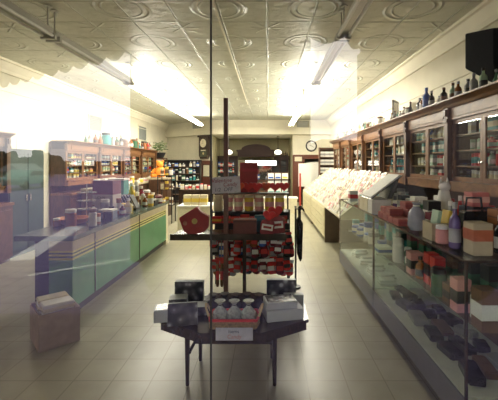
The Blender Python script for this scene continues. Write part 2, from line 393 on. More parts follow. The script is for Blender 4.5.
for k, y0 in enumerate(LY):
    lab = 'glazed oak wall cabinet behind the green counter, %s from the shop window' % ORD[k]
    if proto is None: proto, lvl, ftl = make_cabinet(WL, 2.24, 1.32, .37, lab, 'wall cabinets behind the green counter'); t = proto
    else: t = copy_tree(proto); t['label'] = lab
    t.location = (XLc, y0+WL, 0); t.rotation_euler = (0, 0, PI)
    stock(XLc, -1, y0, WL, lvl, ftl, .37, k, 'behind the green counter', PAL)
# bottles along the cabinet tops
def top_row(x, jx, ys, z, where, group, pal, hr):
    for i, y in enumerate(ys):
        col = R.choice(pal); kind = R.choice(['bottle', 'bottle', 'decanter', 'jar']); h = R.uniform(*hr); w = h*R.uniform(.33, .45) if kind != 'jar' else h*.7
        cap = R.choice(['black', 'grey', 'brown', 'white'])
        if cap == col: cap = 'grey'
        put(kind, col, cap, x + R.uniform(-jx, jx), y, z, w, w, h, '%s glass %s atop the cabinets %s, %s from the window' % (col, kind, where, ORD[i]), group)
ys = [3.42 + .15*k for k in range(5)] + [4.25 + .16*k for k in range(8)] + [5.66 + .15*k for k in range(7)] + [7.0 + .2*k for k in range(17)] + [10.5 + .3*k for k in range(5)]
ys = [y + R.uniform(-.02, .02) for y in ys]
top_row(2.30, .03, ys, 2.48, 'behind the showcases', 'old bottles on top of the cabinets behind the showcases', ['black', 'amber', 'brown', 'dark green', 'grey', 'black', 'white', 'white', 'pale green', 'grey', 'cream'], (.14, .26))
ys = sorted([8.9 + .27*k + R.uniform(-.06, .06) for k in range(19)])
top_row(-4.66, .03, ys, 2.24, 'behind the green counter', 'old bottles on top of the cabinets behind the green counter', ['amber', 'teal', 'dark green', 'brown', 'amber', 'black', 'grey', 'red'], (.22, .38))
for k in range(7):
    put('jar', 'white', 'cream', -4.66, 4.75 + .2*k, 2.24, .13, .13, .17, 'round white jar on the cabinet nearest the window, %s in its row' % ORD[k], 'white jars on the cabinet nearest the window')
put('bottle', 'blue', 'blue', 2.25, 4.97, 2.48, .10, .10, .30, 'tall cobalt blue bottle standing on top of the cabinets behind the showcases', name='bottle')
t = thing('picture_frame', 'small dark picture frame leaning above the wall cabinets', 'picture frame', (2.46, 6.75, 2.48), .9)
d = MB(); d.box(-.16, .16, -.012, .012, 0, .04); d.box(-.16, .16, -.012, .012, .40, .44); d.box(-.16, -.125, -.01, .01, .035, .405); d.box(.125, .16, -.01, .01, .035, .405); d.build('frame', M_TABLE, t)
MB().box(-.125, .125, -.002, .006, .035, .405).build('print', M_WHITE, t)
# open end shelf next to the last cabinet
t = thing('shelf_unit', 'narrow open dark shelf unit holding white packs at the end of the cabinets', 'shelf', (2.3, 13.6, 0))
MB().box(-.3, -.27, 0, .3, 0, 2.35).box(.37, .4, 0, .3, 0, 2.35).box(-.27, .37, .28, .3, 0, 2.35).build('carcass', M_DWOOD, t)
for k in range(8): MB().box(-.27, .37, 0, .28, .1+k*.31, .12+k*.31).build('shelf', M_DWOOD, t)
for k in range(4, 7):
    for j in range(3):
        put('carton', 'white', 'grey', 2.12 + j*.2, 13.72, .12+k*.31, .17, .15, .2, 'white pack on %s shelf up of the narrow open shelf unit, %s along' % (ORD[k], ORD[j]), 'white packs on the open shelf unit')

# speaker high on the wall
M_SPK = mat('matt black speaker cloth', (.010, .010, .013), .9, spec=.08)
t = thing('loudspeaker', 'big black loudspeaker box tilted on the wall above the wall cabinets', 'speaker', (2.42, 4.0, 2.55))
MB().prism([(.30, .75), (.30, .32), (-.25, .007), (-.25, .61)], 0, .32, 'x').build('cabinet', M_SPK, t, bevel=.008)
MB().prism([(-.258, .04), (-.258, .58), (-.250, .58), (-.250, .04)], .03, .29, 'x').build('grille', M_SPK, t)
MB().box(.31, .3299, -.05, .15, .3, .5).build('bracket', M_STEEL, t)

# ------------------------------------------------------------------ glass showcases
CX, CD, CZ = 1.17, .60, 1.13
def make_case(L, label, group):
    t = thing('showcase', label, 'display case', (0, 0, 0), 0, group)
    MB().box(.09, CD-.02, .04, L-.04, 0, .10).build('toe_kick', M_BLACK, t)
    MB().box(0, CD, 0, L, .10, .295).build('base', M_CASEB, t, bevel=.004)
    MB().box(.012, CD-.012, .012, L-.012, .296, .312).build('deck', M_DECK, t)
    MB().box(CD-.02, CD-.004, .01, L-.01, .312, CZ-.02).build('back_panel', M_DWOOD, t)
    MB().box(0, .006, .008, L-.008, .296, CZ-.012).build('front_pane', M_CGLASS, t)
    for y in (.0, L-.006): MB().box(.008, CD-.02, y, y+.006, .296, CZ-.012).build('end_pane', M_CGLASS, t)
    MB().box(.006, CD-.006, .008, L-.008, CZ-.009, CZ-.002).build('top_pane', M_CGLASS, t)
    for (x, y) in ((-.002, -.002), (-.002, L-.012), (CD-.014, -.002), (CD-.014, L-.012)):
        MB().box(x, x+.014, y, y+.014, .296, CZ).build('corner_post', M_TABLE, t)
    r = MB(); r.box(-.003, .012, 0, L, CZ-.016, CZ); r.box(CD-.012, CD, 0, L, CZ-.016, CZ); r.box(0, CD, -.003, .01, CZ-.016, CZ); r.box(0, CD, L-.01, L+.003, CZ-.016, CZ); r.build('top_rail', M_TABLE, t)
    s = MB().box(.10, CD-.03, .012, L-.012, .655, .663).build('glass_shelf', M_CGLASS, t)
    for y in (.2, L-.2): MB().box(.10, CD-.03, y, y+.012, .63, .655).build('shelf_bracket', M_STEEL, t)
    return t
ca = make_case(1.82, 'long glass showcase nearest the window with black purses on its deck', 'glass showcases')
ca.location = (CX, 2.07, 0)
cb = copy_tree(ca); cb['label'] = 'long glass showcase beside the card racks with pale goods on its deck'; cb.location = (CX, 3.90, 0)

# goods inside the showcases
def pouch(w, l, h, m):
    mb = MB(); mb.box(-.5, .5, -.5, .5, 0, .85); mb.box(-.3, .3, -.1, .1, .85, 1, mi=0); bmesh.ops.bevel(mb.bm, geom=mb.bm.edges[:], offset=.16, segments=2, affect='EDGES', clamp_overlap=True); me = mb.mesh('pouch', [m], smooth=True); return me
pm = [pouch(1, 1, 1, M_BLACKG), pouch(1, 1, 1, cmat(COL['brown'], .3)), pouch(1, 1, 1, cmat(COL['grey'], .4))]
DZ = .312
k = 0
for row, xr in enumerate((1.33, 1.46, 1.60)):
    y = 2.16 + row*.07
    while y < 3.80:
        l = R.uniform(.14, .28); w = R.uniform(.085, .125); o = bpy.data.objects.new('purse', pm[0 if R.random() < .75 else R.choice((1, 2))]); C.objects.link(o)
        o.location = (xr, y + l/2, DZ+.0015); o.scale = (w, l*.92, R.uniform(.04, .07)); o.rotation_euler = (0, 0, R.uniform(-.5, .5)*(.5 if l > .2 else 1)); 
        tag(o, 'dark soft purse on the showcase deck, %s in %s row behind the front pane' % (ORD[k % 20], ORD[row]), 'purse', 'purses on the deck of the showcase'); k += 1; y += l + .04
    k = 0
sp = [('red', 'carton'), ('pink', 'carton'), ('red', 'carton'), ('white', 'jar'), ('blue', 'carton'), ('teal', 'jar'), ('black', 'bottle'), ('brown', 'carton'), ('amber', 'bottle'), ('black', 'carton'), ('maroon', 'carton'), ('dark green', 'jar')]
n = 0; y = 2.14
while y < 3.78:
    c, kd = R.choice(sp); w = R.uniform(.07, .14); h = R.uniform(.09, .2)
    put(kd, c, 'white' if R.random() < .3 else ('black' if c != 'black' else 'grey'), 1.38+R.uniform(-.03, .05), y+w/2, .663, w*.9, w*.9, h*1.35, '%s %s on the glass shelf of the window-end showcase, %s from the window' % (c, kd, ORD[n]), 'goods on the glass shelf of the window-end showcase')
    if R.random() < .75: put('carton', R.choice(['black', 'black', 'maroon', 'brown']), 'dark green', 1.56+R.uniform(-.02, .04), y+w/2, .663, w*.9, .1, R.uniform(.24, .42), 'dark carton in the back row on the window-end glass shelf, %s along' % ORD[n], 'dark cartons in the back row of the window-end showcase')
    n += 1; y += w + .03
n = 0; y = 3.98
while y < 5.53:
    w = R.uniform(.09, .17); c = R.choice(['white', 'white', 'cream', 'blue', 'teal', 'grey'])
    put(R.choice(['carton', 'jar', 'tin']), c, 'blue' if c == 'white' else 'white', 1.37+R.uniform(-.04, .05), y+w/2, .663, w*.9, w*.9, R.uniform(.08, .22), '%s pack on the glass shelf of the far showcase, %s along' % (c, ORD[n]), 'goods on the glass shelf of the far showcase', name='pack', cat='pack')
    put('carton', R.choice(['teal', 'black', 'blue', 'grey']), 'grey' if n % 2 else 'teal', 1.58, y+w/2, .663, w*.9, .1, R.uniform(.15, .32), 'tall dark pack in the back row of the far showcase shelf, %s along' % ORD[n], 'tall packs in the back row of the far showcase', name='pack', cat='pack')
    n += 1; y += w+.03
n = 0; y = 4.0
for k in range(8):
    o = MB().box(-.5, .5, -.5, .5, 0, .5).box(-.46, .46, -.3, .5, .5, 1.0).build('folded_linen', M_WHITE, bevel=.05); o.location = (1.38 + .06*(k % 2), 4.06 + .2*k, DZ+.001); o.scale = (.20, .15, .05); o.rotation_euler = (0, 0, R.uniform(-.3, .3))
    tag(o, 'folded white linen on the deck of the far showcase, %s from the window' % ORD[k], 'linen', 'folded linens on the far showcase deck')

# goods on the showcase tops
TZ = CZ + .001
def carton_thing(name, label, loc, w, d, h, m1, m2, rz=0.0, band=(.3, .7), cat='box', group=None):
    t = thing(name, label, cat, loc, rz, group)
    MB().box(-w/2, w/2, -d/2, d/2, 0, h).build('body', m1, t, bevel=.004)
    MB().box(-w/2-.001, w/2+.001, -d/2-.001, d/2+.001, h*band[0], h*band[1]).build('printed_band', m2, t)
    return t
for k in range(3):
    carton_thing('cream_box', 'cream card-file box on the showcase beside the red bricks of boxes, %s along' % ORD[k], (1.29, 4.06+.19*k, TZ), .22, .17, .16, M_CREAM if k else M_WHITE, M_CREAM if k else M_WHITE, band=(.45, .52), group='cream boxes on the showcase')
t = thing('display_book', 'large open white album tilted on the cream boxes', 'book', (1.30, 4.28, TZ+.161))
MB().prism([(-.10, .0), (.24, .26), (.24, .285), (-.10, .025)], -.2, .2).build('pages', M_WHITE, t)
MB().prism([(-.105, .0), (.26, .277), (.265, .268), (-.095, .0)], -.22, .22).build('cover', M_TABLE, t)
MB().prism([(.10, .0), (.16, .0), (.24, .24), (.22, .24)], -.17, .17).build('easel', M_TABLE, t)
M_BRICK = cmat((.34, .085, .07), .6)
k = 0
for (x, y, z) in [(1.25, 3.70, 0), (1.25, 3.55, 0), (1.25, 3.40, 0), (1.25, 3.25, 0), (1.40, 3.62, 0), (1.40, 3.47, 0), (1.40, 3.32, 0), (1.25, 3.62, 1), (1.25, 3.47, 1), (1.40, 3.55, 1), (1.40, 3.40, 1), (1.40, 3.47, 2)]:
    carton_thing('red_box', 'dusty red gift box in the brick-like pile on the showcase, %s laid' % ORD[k], (x, y, TZ+z*.066), .13, .135, .065, M_BRICK, cmat((.28, .06, .06), .6), group='dusty red gift boxes piled on the showcase'); k += 1
t = thing('plastic_bag', 'clear greyish plastic bag of goods bunched up on the showcase', 'bag', (1.28, 3.02, TZ))
MB().lathe([(.05, 0), (.075, .04), (.065, .15), (.022, .21), (.04, .24)], 14).build('bag', cmat((.33, .34, .40), .15), t, smooth=True)
MB().lathe([(.025, .202), (.030, .21), (.025, .218)], 12).build('tie', M_WHITE, t)
t = thing('wooden_crate', 'pale open wooden crate with two books standing in it on the showcase', 'crate', (1.30, 2.66, TZ))
MB().box(-.09, .09, -.08, .08, 0, .012).box(-.09, .09, -.08, -.07, .012, .13).box(-.09, .09, .07, .08, .012, .13).box(-.09, -.08, -.07, .07, .012, .13).box(.08, .09, -.07, .07, .012, .13).build('crate', M_TAN, t)
MB().box(-.03, .03, -.081, -.0801, .05, .09).build('label_plate', cmat((.35, .12, .06)), t)
for (dx, c, nm) in ((-.045, 'pale green', 'green'), (.035, 'yellow', 'gold')):
    o = MB().box(-.014, .014, -.05, .05, 0, .2).box(-.011, .015, -.048, .051, .003, .197, mi=1).build('book', [cmat(COL[c]), M_CREAM]); o.location = (1.30+dx, 2.66, TZ+.02); o.rotation_euler = (0, .16, 0); tag(o, '%s book leaning in the pale crate on the showcase' % nm, 'book')
# white cat-shaped figurine on the back counter
t = thing('figurine', 'tall white seated cat figurine at the back of the showcase top', 'figurine', (1.66, 3.3, TZ))
MB().lathe([(.085, 0), (.095, .03), (.085, .12), (.06, .24), (.045, .32)], 16).build('body', M_WHITE, t, smooth=True)
hd = MB().blob((0, -.01, .355), .052, squash=(1, 1.05, .95)).build('head', M_WHITE, t, smooth=True)
for s in (-1, 1): MB().lathe([(.02, .385), (.012, .41), (.001, .445)], 8, (s*.03, 0, 0)).build('ear', M_WHITE, t)
MB().tube([(.08, .03, .01), (.12, -.03, .02), (.09, -.09, .02)], [.018, .016, .01]).build('tail', M_WHITE, t)
put('bottle', 'purple', 'grey', 1.26, 2.36, TZ, .075, .075, .31, 'tall purple lotion bottle with grey cap on the showcase')
t = thing('handbag', 'black upright handbag on the showcase beside the purple bottle', 'bag', (1.455, 2.475, TZ))
MB().prism([(-.11, 0), (.11, 0), (.085, .24), (-.085, .24)], -.045, .045, 'y').build('body', M_BLACKG, t, bevel=.01)
MB().tube([(-.06, 0, .23), (-.05, 0, .33), (.05, 0, .33), (.06, 0, .23)], .008).build('handle', M_BLACKG, t)
carton_thing('tan_box', 'tan box with a red emblem at the window end of the showcase', (1.33, 2.22, TZ), .12, .12, .20, M_TAN, cmat((.38, .10, .05)), band=(.45, .8))
carton_thing('dark_blue_box', 'dark blue box behind the tan box on the showcase', (1.62, 2.72, TZ), .17, .2, .24, cmat((.012, .016, .045)), cmat((.02, .03, .07)))
carton_thing('brown_case', 'brown leather-look case stacked on its mate at the end of the showcase', (1.62, 2.3, TZ), .22, .3, .16, cmat((.18, .08, .04)), cmat((.10, .05, .03)), band=(.46, .54))
carton_thing('brown_case', 'orange-brown case lying on top of the brown case', (1.62, 2.3, TZ+.162), .2, .26, .10, cmat((.30, .12, .04)), cmat((.12, .05, .03)), band=(.46, .54))
carton_thing('pink_box', 'pink box on top of the dark blue box', (1.62, 2.72, TZ+.242), .13, .12, .11, cmat((.45, .10, .09)), cmat((.6, .3, .25)))
n = 0
for (x, y, c, kd, w, h) in [(1.60, 3.1, 'brown', 'carton', .12, .16), (1.46, 3.12, 'black', 'carton', .11, .24), (1.45, 3.245, 'dark green', 'tin', .10, .19), (1.36, 2.87, 'maroon', 'carton', .10, .17), (1.47, 2.82, 'grey', 'bottle', .08, .27), (1.25, 2.51, 'pink', 'jar', .09, .13), (1.62, 2.07+.05, 'black', 'tin', .08, .2), (1.48, 2.23, 'black', 'bottle', .07, .24), (1.60, 3.5, 'grey', 'carton', .14, .2), (1.6, 3.72, 'white', 'carton', .13, .22), (1.6, 3.95, 'cream', 'jar', .1, .18), (1.62, 4.15, 'black', 'carton', .12, .2), (1.6, 4.9, 'teal', 'carton', .14, .17), (1.4, 5.1, 'teal', 'tin', .13, .12), (1.3, 5.35, 'white', 'carton', .12, .16), (1.55, 5.4, 'blue', 'carton', .14, .12), (1.28, 4.75, 'amber', 'jar', .1, .12), (1.47, 2.95, 'maroon', 'carton', .1, .14), (1.40, 2.36, 'orange', 'tin', .07, .16), (1.62, 2.95, 'red', 'bottle', .07, .3), (1.46, 3.78, 'grey', 'tin', .13, .17), (1.46, 3.93, 'purple', 'jar', .12, .16)]:
    put(kd, c, 'white' if c != 'white' else 'red', x, y, TZ, w, w, h, '%s %s standing on the showcase tops, %s of the mixed goods' % (c, kd, ORD[n]), 'mixed goods on the showcase tops'); n += 1
n = 0; y = 3.2
while y < 7.3:
    w = R.uniform(.1, .2); c = R.choice(['black', 'brown', 'red', 'white', 'teal', 'dark green', 'grey', 'amber', 'maroon'])
    put(R.choice(['carton', 'jar', 'bottle', 'tin']), c, 'grey' if c != 'grey' else 'red', 2.28+R.uniform(-.01, .04), y + w/2, 1.03, w*.85, w*.85, R.uniform(.14, .27), '%s pack on the back counter under the wall cabinets, %s along' % (c, ORD[n]), 'goods on the back counter', name='pack', cat='pack'); n += 1
    y += w+.03
t = thing('teal_cooler', 'teal box-shaped appliance with a white lid on the back counter', 'appliance', (2.0, 4.55, 0)) if False else None

# ------------------------------------------------------------------ greeting card racks
M_RACKF = mat('pale yellow rack front', (0.62, 0.56, 0.36), 0.5, var=0.08)
M_RACKE = mat('brown rack end', (0.16, 0.12, 0.09), 0.5, var=0.1)
NT = 8
cardm = {}
def card_mesh(c1, c2):
    k = (c1, c2)
    if k not in cardm:
        mb = MB(); mx = Matrix.Rotation(math.radians(28), 4, 'Y')
        mb.box(0, .004, -.07, .07, 0, .205, mx=mx); mb.box(-.001, .0, -.045, .045, .07, .165, mi=1, mx=mx)
        cardm[k] = mb.mesh('greeting_card', [cmat(COL[c1]), cmat(COL[c2])])
    return cardm[k]
def rack(y0, y1, which, label, N, off):
    t = thing('card_rack', label, 'card rack', (CX+.06, y0, 0), 0, 'greeting card racks')
    L = y1-y0; dx, dz = .92/NT, .72/NT
    MB().box(.06, .80, .02+off, L-.02, 0, .10).build('toe_kick', M_BLACK, t)
    MB().box(0, .82, .03+off, L-.03, .10, .76).build('base', M_RACKF, t)
    MB().box(.0, .82, off, .03+off, .0, .76).build('base_end', M_RACKE, t)
    if off: MB().box(.80, .84, .02, .06, 0, .76).build('leg', M_RACKE, t)
    for k in range(3):
        for j in range(3):
            B = L-off-.1; q0 = off+.05
            f = MB().box(-.012, 0, q0+j*B/3+.01, q0+(j+1)*B/3-.01, .12+k*.21, .31+k*.21).build('drawer', M_RACKF, t)
            MB().box(-.02, -.012, q0+(j+.5)*B/3-.05, q0+(j+.5)*B/3+.05, .22+k*.21, .235+k*.21).build('pull', M_CHROME, f)
    p = [(0, .76)]
    for k in range(NT): p += [(k*dx, .76+k*dz+.03), (k*dx+.008, .76+k*dz+.03), (k*dx+.008, .76+k*dz), ((k+1)*dx, .76+k*dz)]
    p += [(.92, .76+(NT-1)*dz), (.92, .76)]
    p2 = [p[0]]
    for q in p[1:]:
        if (Vector(q)-Vector(p2[-1])).length > 1e-5: p2.append(q)
    MB().prism(p2, .03, L-.03).build('stepped_tiers', M_CREAM, t)
    for yy in (0, L-.03):
        MB().prism([(0, .74), (.0, .80), (.88, 1.52), (.92, 1.52), (.92, .74)], yy, yy+.03).build('end_panel', M_CREAM, t)
    combos = [('white', 'pink'), ('white', 'cream'), ('cream', 'white'), ('white', 'grey'), ('white', 'cream'), ('cream', 'white'), ('white', 'maroon'), ('white', 'cream'), ('cream', 'brown'), ('white', 'red'), ('pink', 'white')]
    if which == 'far': combos = [('white', 'cream'), ('cream', 'white'), ('white', 'pink'), ('white', 'grey')]
    for k in range(NT):
        for j in range(N):
            c = R.choice(combos)
            o = bpy.data.objects.new('greeting_card', card_mesh(*c)); C.objects.link(o)
            o.location = (CX+.06+k*dx+.012, y0+.10+(j+.5)*(L-.2)/N+R.uniform(-.01, .01), .76+k*dz+.0035); o.scale = (1, R.uniform(.7, 1), R.uniform(.7, 1.12)); o.rotation_euler = (0, 0, R.uniform(-.05, .05))
            tag(o, '%s card with %s picture on %s tier up of the %s card rack, %s along' % (c[0], c[1], ORD[k], which, ORD[j]), 'greeting card', 'greeting cards in the stepped racks')
rack(6.0, 9.93, 'near', 'long stepped greeting card rack crowded with colourful cards beside the glass showcase', 22, 1.58)
rack(9.96, 12.3, 'far', 'stepped greeting card rack with pale cards farther from the glass showcase', 14, 0)

# ------------------------------------------------------------------ green counter
XF = -2.15; Y0, Y1 = 3.85, 7.38
t = thing('shop_counter', 'long green laminate counter with yellow stripes along the aisle', 'counter', (XF, Y0, 0))
L = Y1-Y0; Dp = .60
MB().box(-.24, -.05, .05, L-.02, 0, .11).build('toe_kick', M_BLACK, t)
MB().box(-Dp, -.27, .28, L, .0, .855).build('back_body', M_BLACK, t)  # black colour paints the shade of the recess behind the end panel
Dp = .26
MB().box(-Dp, 0, 0, L, .11, .64).build('green_panel', M_GREEN, t)
for (a, b, m, nm) in ((.64, .664, M_YELLOW, 'stripe'), (.664, .684, M_CTOP, 'stripe'), (.684, .704, M_YELLOW, 'stripe'), (.704, .722, M_CTOP, 'stripe'), (.722, .742, M_YELLOW, 'stripe')):
    MB().box(-Dp, 0, 0, L, a, b).build(nm, m, t)
MB().box(-Dp, 0, 0, L, .742, .855).build('tan_band', M_TAN, t)
for y in (.50, 2.0): MB().box(0, .006, y-.009, y+.009, .11, .855).build('joint_strip', M_TABLE, t)
MB().box(-.12, .0, L, L+.14, .0, .855).build('end_post', M_CREAM, t)
MB().box(-.63, .025, -.03, L+.15, .856, .91).build('worktop', M_CTOP, t, bevel=.006)
KZ = .911
t = thing('fruit_tray', 'low orange woven tray on the window end of the green counter', 'tray', (-2.60, 4.68, KZ))
MB().lathe([(.14, 0), (.20, .06), (.21, .075), (.19, .075), (.13, .015)], 22).build('tray', cmat((.60, .22, .03), .6), t, smooth=True)
t = thing('spinner_rack', 'openwork wire spinner rack on the green counter beside the orange tray', 'display rack', (-2.62, 5.06, KZ))
MB().lathe([(.12, 0), (.12, .015), (.03, .03)], 18).build('base', M_BLACK, t); MB().tube([(0, 0, .02), (0, 0, .5)], .008).build('pole', M_CHROME, t)
for k, z in enumerate((.14, .26, .38)):
    w = MB()
    for a in range(20):
        p, q = 2*PI*a/20, 2*PI*(a+1)/20
        w.tube([(.13*math.cos(p), .13*math.sin(p), z), (.13*math.cos(q), .13*math.sin(q), z)], .004, 5)
    for a in range(4): w.tube([(0, 0, z), (.13*math.cos(a*PI/2), .13*math.sin(a*PI/2), z)], .004, 5)
    w.build('wire_ring', M_CHROME, t)
t = thing('display_carton', 'tall maroon-topped display carton with grey-white front on the green counter', 'box', (-2.62, 5.7, KZ), -.1)
MB().box(-.17, .17, -.13, .13, 0, .30).build('lower_panel', cmat((.42, .38, .36)), t); MB().box(-.17, .17, -.13, .13, .301, .52).build('upper_panel', cmat((.13, .02, .05)), t)
text('LICA N', .05, M_BLACK, t, (-.04, -.132, .25))
carton_thing('cash_box', 'blue-grey metal cash box with white lid on the green counter', (-2.33, 5.10, KZ), .2, .17, .13, cmat((.12, .16, .22)), M_WHITE, band=(.86, 1.02))
t = thing('green_dispenser', 'pale green glassy dispenser box on a dark foot on the green counter', 'dispenser', (-2.68, 6.3, KZ))
MB().box(-.1, .1, -.1, .1, 0, .24).build('foot', M_TABLE, t); MB().box(-.13, .13, -.12, .12, .24, .50).build('tank', cmat((.10, .32, .25), .1), t, bevel=.01); MB().box(-.14, .14, -.13, .13, .50, .53).build('lid', M_WHITE, t)
MB().box(-.05, .05, -.126, -.121, .28, .46).build('front_label', M_CREAM, t)
t = thing('magazine_rack', 'slanted rack of dark magazines with white edges on the green counter', 'magazine rack', (-2.40, 6.1, KZ))
MB().box(-.14, .14, -.1, .1, 0, .02).box(-.14, -.125, -.1, .1, .02, .18).build('rack', M_BLACK, t)
for k in range(5):
    mx = Matrix.Translation((-.085+k*.05, 0, .034)) @ Matrix.Rotation(math.radians(-28), 4, 'Y')
    o = MB().box(0, .022, -.09, .09, 0, .24, mx=mx).box(-.002, .006, -.091, .091, .01, .242, mi=1, mx=mx).build('magazine', [M_BLACK, M_WHITE]); o.location = (-2.40, 6.1, KZ); tag(o, 'dark magazine in the slanted counter rack, %s from the front' % ORD[k], 'magazine', 'magazines in the counter rack')
n = 0
spots = []
for k in range(70):
    for _ in range(40):
        x, y, w = R.uniform(-2.70, -2.2), R.uniform(4.4, 7.3), R.uniform(.07, .15)
        if all(math.hypot(x-a, y-b) > (w+c)*.72 for a, b, c in spots) and not (4.45 < y < 5.3 and (x < -2.34 or y > 4.92)) and not (5.5 < y < 6.5 and (x < -2.4 or y > 5.92)) and not (6.72 < y < 7.06 and x > -2.5):
            spots.append((x, y, w)); break
spots.sort(key=lambda s: s[1])
for (x, y, w) in spots:
    c = R.choice(['cream', 'white', 'yellow', 'brown', 'amber', 'black', 'black', 'dark green', 'grey', 'pale green', 'maroon', 'amber'])
    put(R.choice(['carton', 'jar', 'tin', 'bottle', 'jar']), c, 'white' if c != 'white' else 'brown', x, y, KZ, w, w, R.uniform(.10, .25) + (R.uniform(.0, .22) if y > 6.2 and x < -2.45 else 0), '%s small pack on the green counter, %s from the window' % (c, ORD[n]), 'small packs on the green counter', name='pack', cat='pack'); n += 1
t = thing('packet_tray', 'black tray filled with white packets near the far end of the green counter', 'tray', (-2.33, 6.9, KZ))
MB().box(-.14, .14, -.11, .11, 0, .01).box(-.14, .14, -.11, -.10, .01, .08).box(-.14, .14, .10, .11, .01, .08).box(-.14, -.13, -.10, .10, .01, .08).box(.13, .14, -.10, .10, .01, .08).build('tray', M_BLACK, t)
for k in range(12):
    o = MB().box(-.035, .035, -.012, .012, 0, .09).build('packet', M_WHITE); o.location = (-2.42+.085*(k % 3), 6.84+.04*(k//3), KZ+.012); o.rotation_euler = (R.uniform(-.2, .2), 0, R.uniform(-.3, .3)); tag(o, 'white packet standing in the black counter tray', 'packet', 'white packets in the counter tray')
carton_thing('yellow_box', 'yellow box at the far end of the green counter', (-2.20, 7.22, KZ), .14, .1, .07, cmat(COL['yellow']), M_WHITE)
# white cabinet beyond the counter end
t = thing('floor_cabinet', 'low white cabinet standing past the end of the green counter', 'cabinet', (-1.72, 8.6, 0))
MB().box(-.40, .34, -.3, .5, 0, .06).build('toe_kick', M_BLACK, t); MB().box(-.42, .36, -.32, .5, .06, .68).build('body', M_CREAM, t); MB().box(-.44, .38, -.34, .5, .68, .71).build('top', M_WHITE, t)
for s in (-.41, -.02): MB().box(s, s+.36, -.335, -.32, .1, .64).build('door', M_CREAM, t)
for k in range(3): put('carton', 'cream', 'yellow', -1.95+.2*k, 8.5, .711, .17, .14, .24, 'upright cream carton on the low white cabinet, %s from its counter end' % ORD[k], 'cream cartons on the white cabinet')
# back counter along the cabinets, its row of packs
t = thing('back_counter', 'long dark back counter under the cabinets behind the green counter', 'counter', (-4.38, 8.2, 0))
MB().box(-.0, .45, 0, 5.6, 0, 1.08).build('body', M_DWOOD, t); MB().box(0.0, .48, -.02, 5.62, 1.08, 1.12).build('worktop', M_TAN, t)
for k in range(26):
    c = R.choice(['white', 'white', 'pink', 'cream', 'white', 'yellow', 'brown'])
    put(R.choice(['carton', 'carton', 'jar', 'tin']), c, 'white' if c != 'white' else 'pink', -4.08+R.uniform(-.05, .05), 8.4+.21*k, 1.121, .15, .13, R.uniform(.1, .22), '%s pack on the long back counter behind the green one, %s along' % (c, ORD[k]), 'packs on the long back counter', name='pack', cat='pack')
t = thing('display_plinth', 'dark square plinth behind the far end of the green counter', 'plinth', (-3.55, 11.6, 0)); MB().box(-.3, .3, -.3, .3, 0, 1.2).build('body', M_DWOOD, t); MB().box(-.34, .34, -.34, .34, 1.2, 1.24).build('top', M_TAN, t)
t = thing('soft_toy', 'bright orange seated soft toy on the dark plinth', 'toy', (-3.58, 11.6, 1.265)); o_m = cmat((.85, .28, .03), .8)
MB().blob((0, 0, .17), .19, squash=(1, .9, 1)).build('body', o_m, t, smooth=True); MB().blob((0, -.02, .42), .12).build('head', o_m, t, smooth=True)
for s in (-1, 1): MB().tube([(s*.1, -.08, .07), (s*.2, -.26, .06)], [.06, .05], 10).build('leg', o_m, t, smooth=True); MB().tube([(s*.15, -.04, .26), (s*.24, -.14, .14)], [.045, .04], 10).build('arm', o_m, t, smooth=True); MB().blob((s*.09, 0, .52), .045, n=1).build('ear', o_m, t, smooth=True)
t = thing('bookcase', 'dark shelf case crowded with packs on the panelling under the back wall', 'bookcase', (-4.0, 15.2, 0)); MB().box(-.6, -.56, 0, .3, 0, 1.84).box(1.02, 1.06, 0, .3, 0, 1.84).box(-.56, 1.02, .27, .3, 0, 1.84).box(-.6, 1.06, -.01, .3, 1.84, 1.88).build('carcass', M_BLACK, t)
for k in range(6):
    MB().box(-.56, 1.02, 0, .27, .06+k*.3, .08+k*.3).build('shelf', M_DWOOD, t)
    for j in range(10):
        if k < 2 or R.random() < .2: continue
        c = R.choice(['blue', 'teal', 'white', 'black', 'brown', 'grey', 'cream', 'dark green'])
        put(R.choice(['carton', 'bottle', 'jar']), c, 'white' if c != 'white' else 'blue', -4.47+.155*j, 15.32, .081+k*.3, .12, .12, R.uniform(.14, .25), '%s pack in the dark shelf case at the back, %s shelf up, %s along' % (c, ORD[k], ORD[j]), 'packs in the dark shelf case', name='pack', cat='pack')
# tall stand with plant at end of the cabinets
t = thing('tall_stand', 'tall dark shelf stand at the far end of the cabinets', 'shelf', (-4.55, 14.6, 0)); MB().box(-.28, .28, -.28, .28, 1.9, 1.95).box(-.28, .28, -.28, .28, .0, .06).box(-.28, .28, -.28, .28, 1.0, 1.04).build('shelf', M_DWOOD, t)
for sx in (-1, 1):
    for sy in (-1, 1): MB().box(sx*.26-.02, sx*.26+.02, sy*.26-.02, sy*.26+.02, .06, 1.9).build('leg', M_DWOOD, t)
t = thing('potted_plant', 'leafy plant in a wide black pot on the tall stand', 'plant', (-4.5, 14.55, 1.951))
MB().lathe([(.14, 0), (.24, .2), (.25, .22), (.22, .22), (.2, .18)], 18).build('pot', M_BLACK, t, smooth=True)
lf = MB(); rr = random.Random(3)
for k in range(60):
    a = rr.uniform(0, 2*PI); e = rr.uniform(.3, 1.4); r0 = rr.uniform(.12, .42); c = Vector((math.cos(a)*math.cos(e)*r0, math.sin(a)*math.cos(e)*r0, .22+math.sin(e)*r0*1.2))
    lf.blob(c, .06, n=1, squash=(1, .5, .35), seed=k, jit=.1)
lf.build('foliage', mat('leaf green', (.10, .16, .05), .5, var=.4), t); MB().tube([(0, 0, .17), (0.01, 0, .5)], .012).build('stem', M_POST, t)
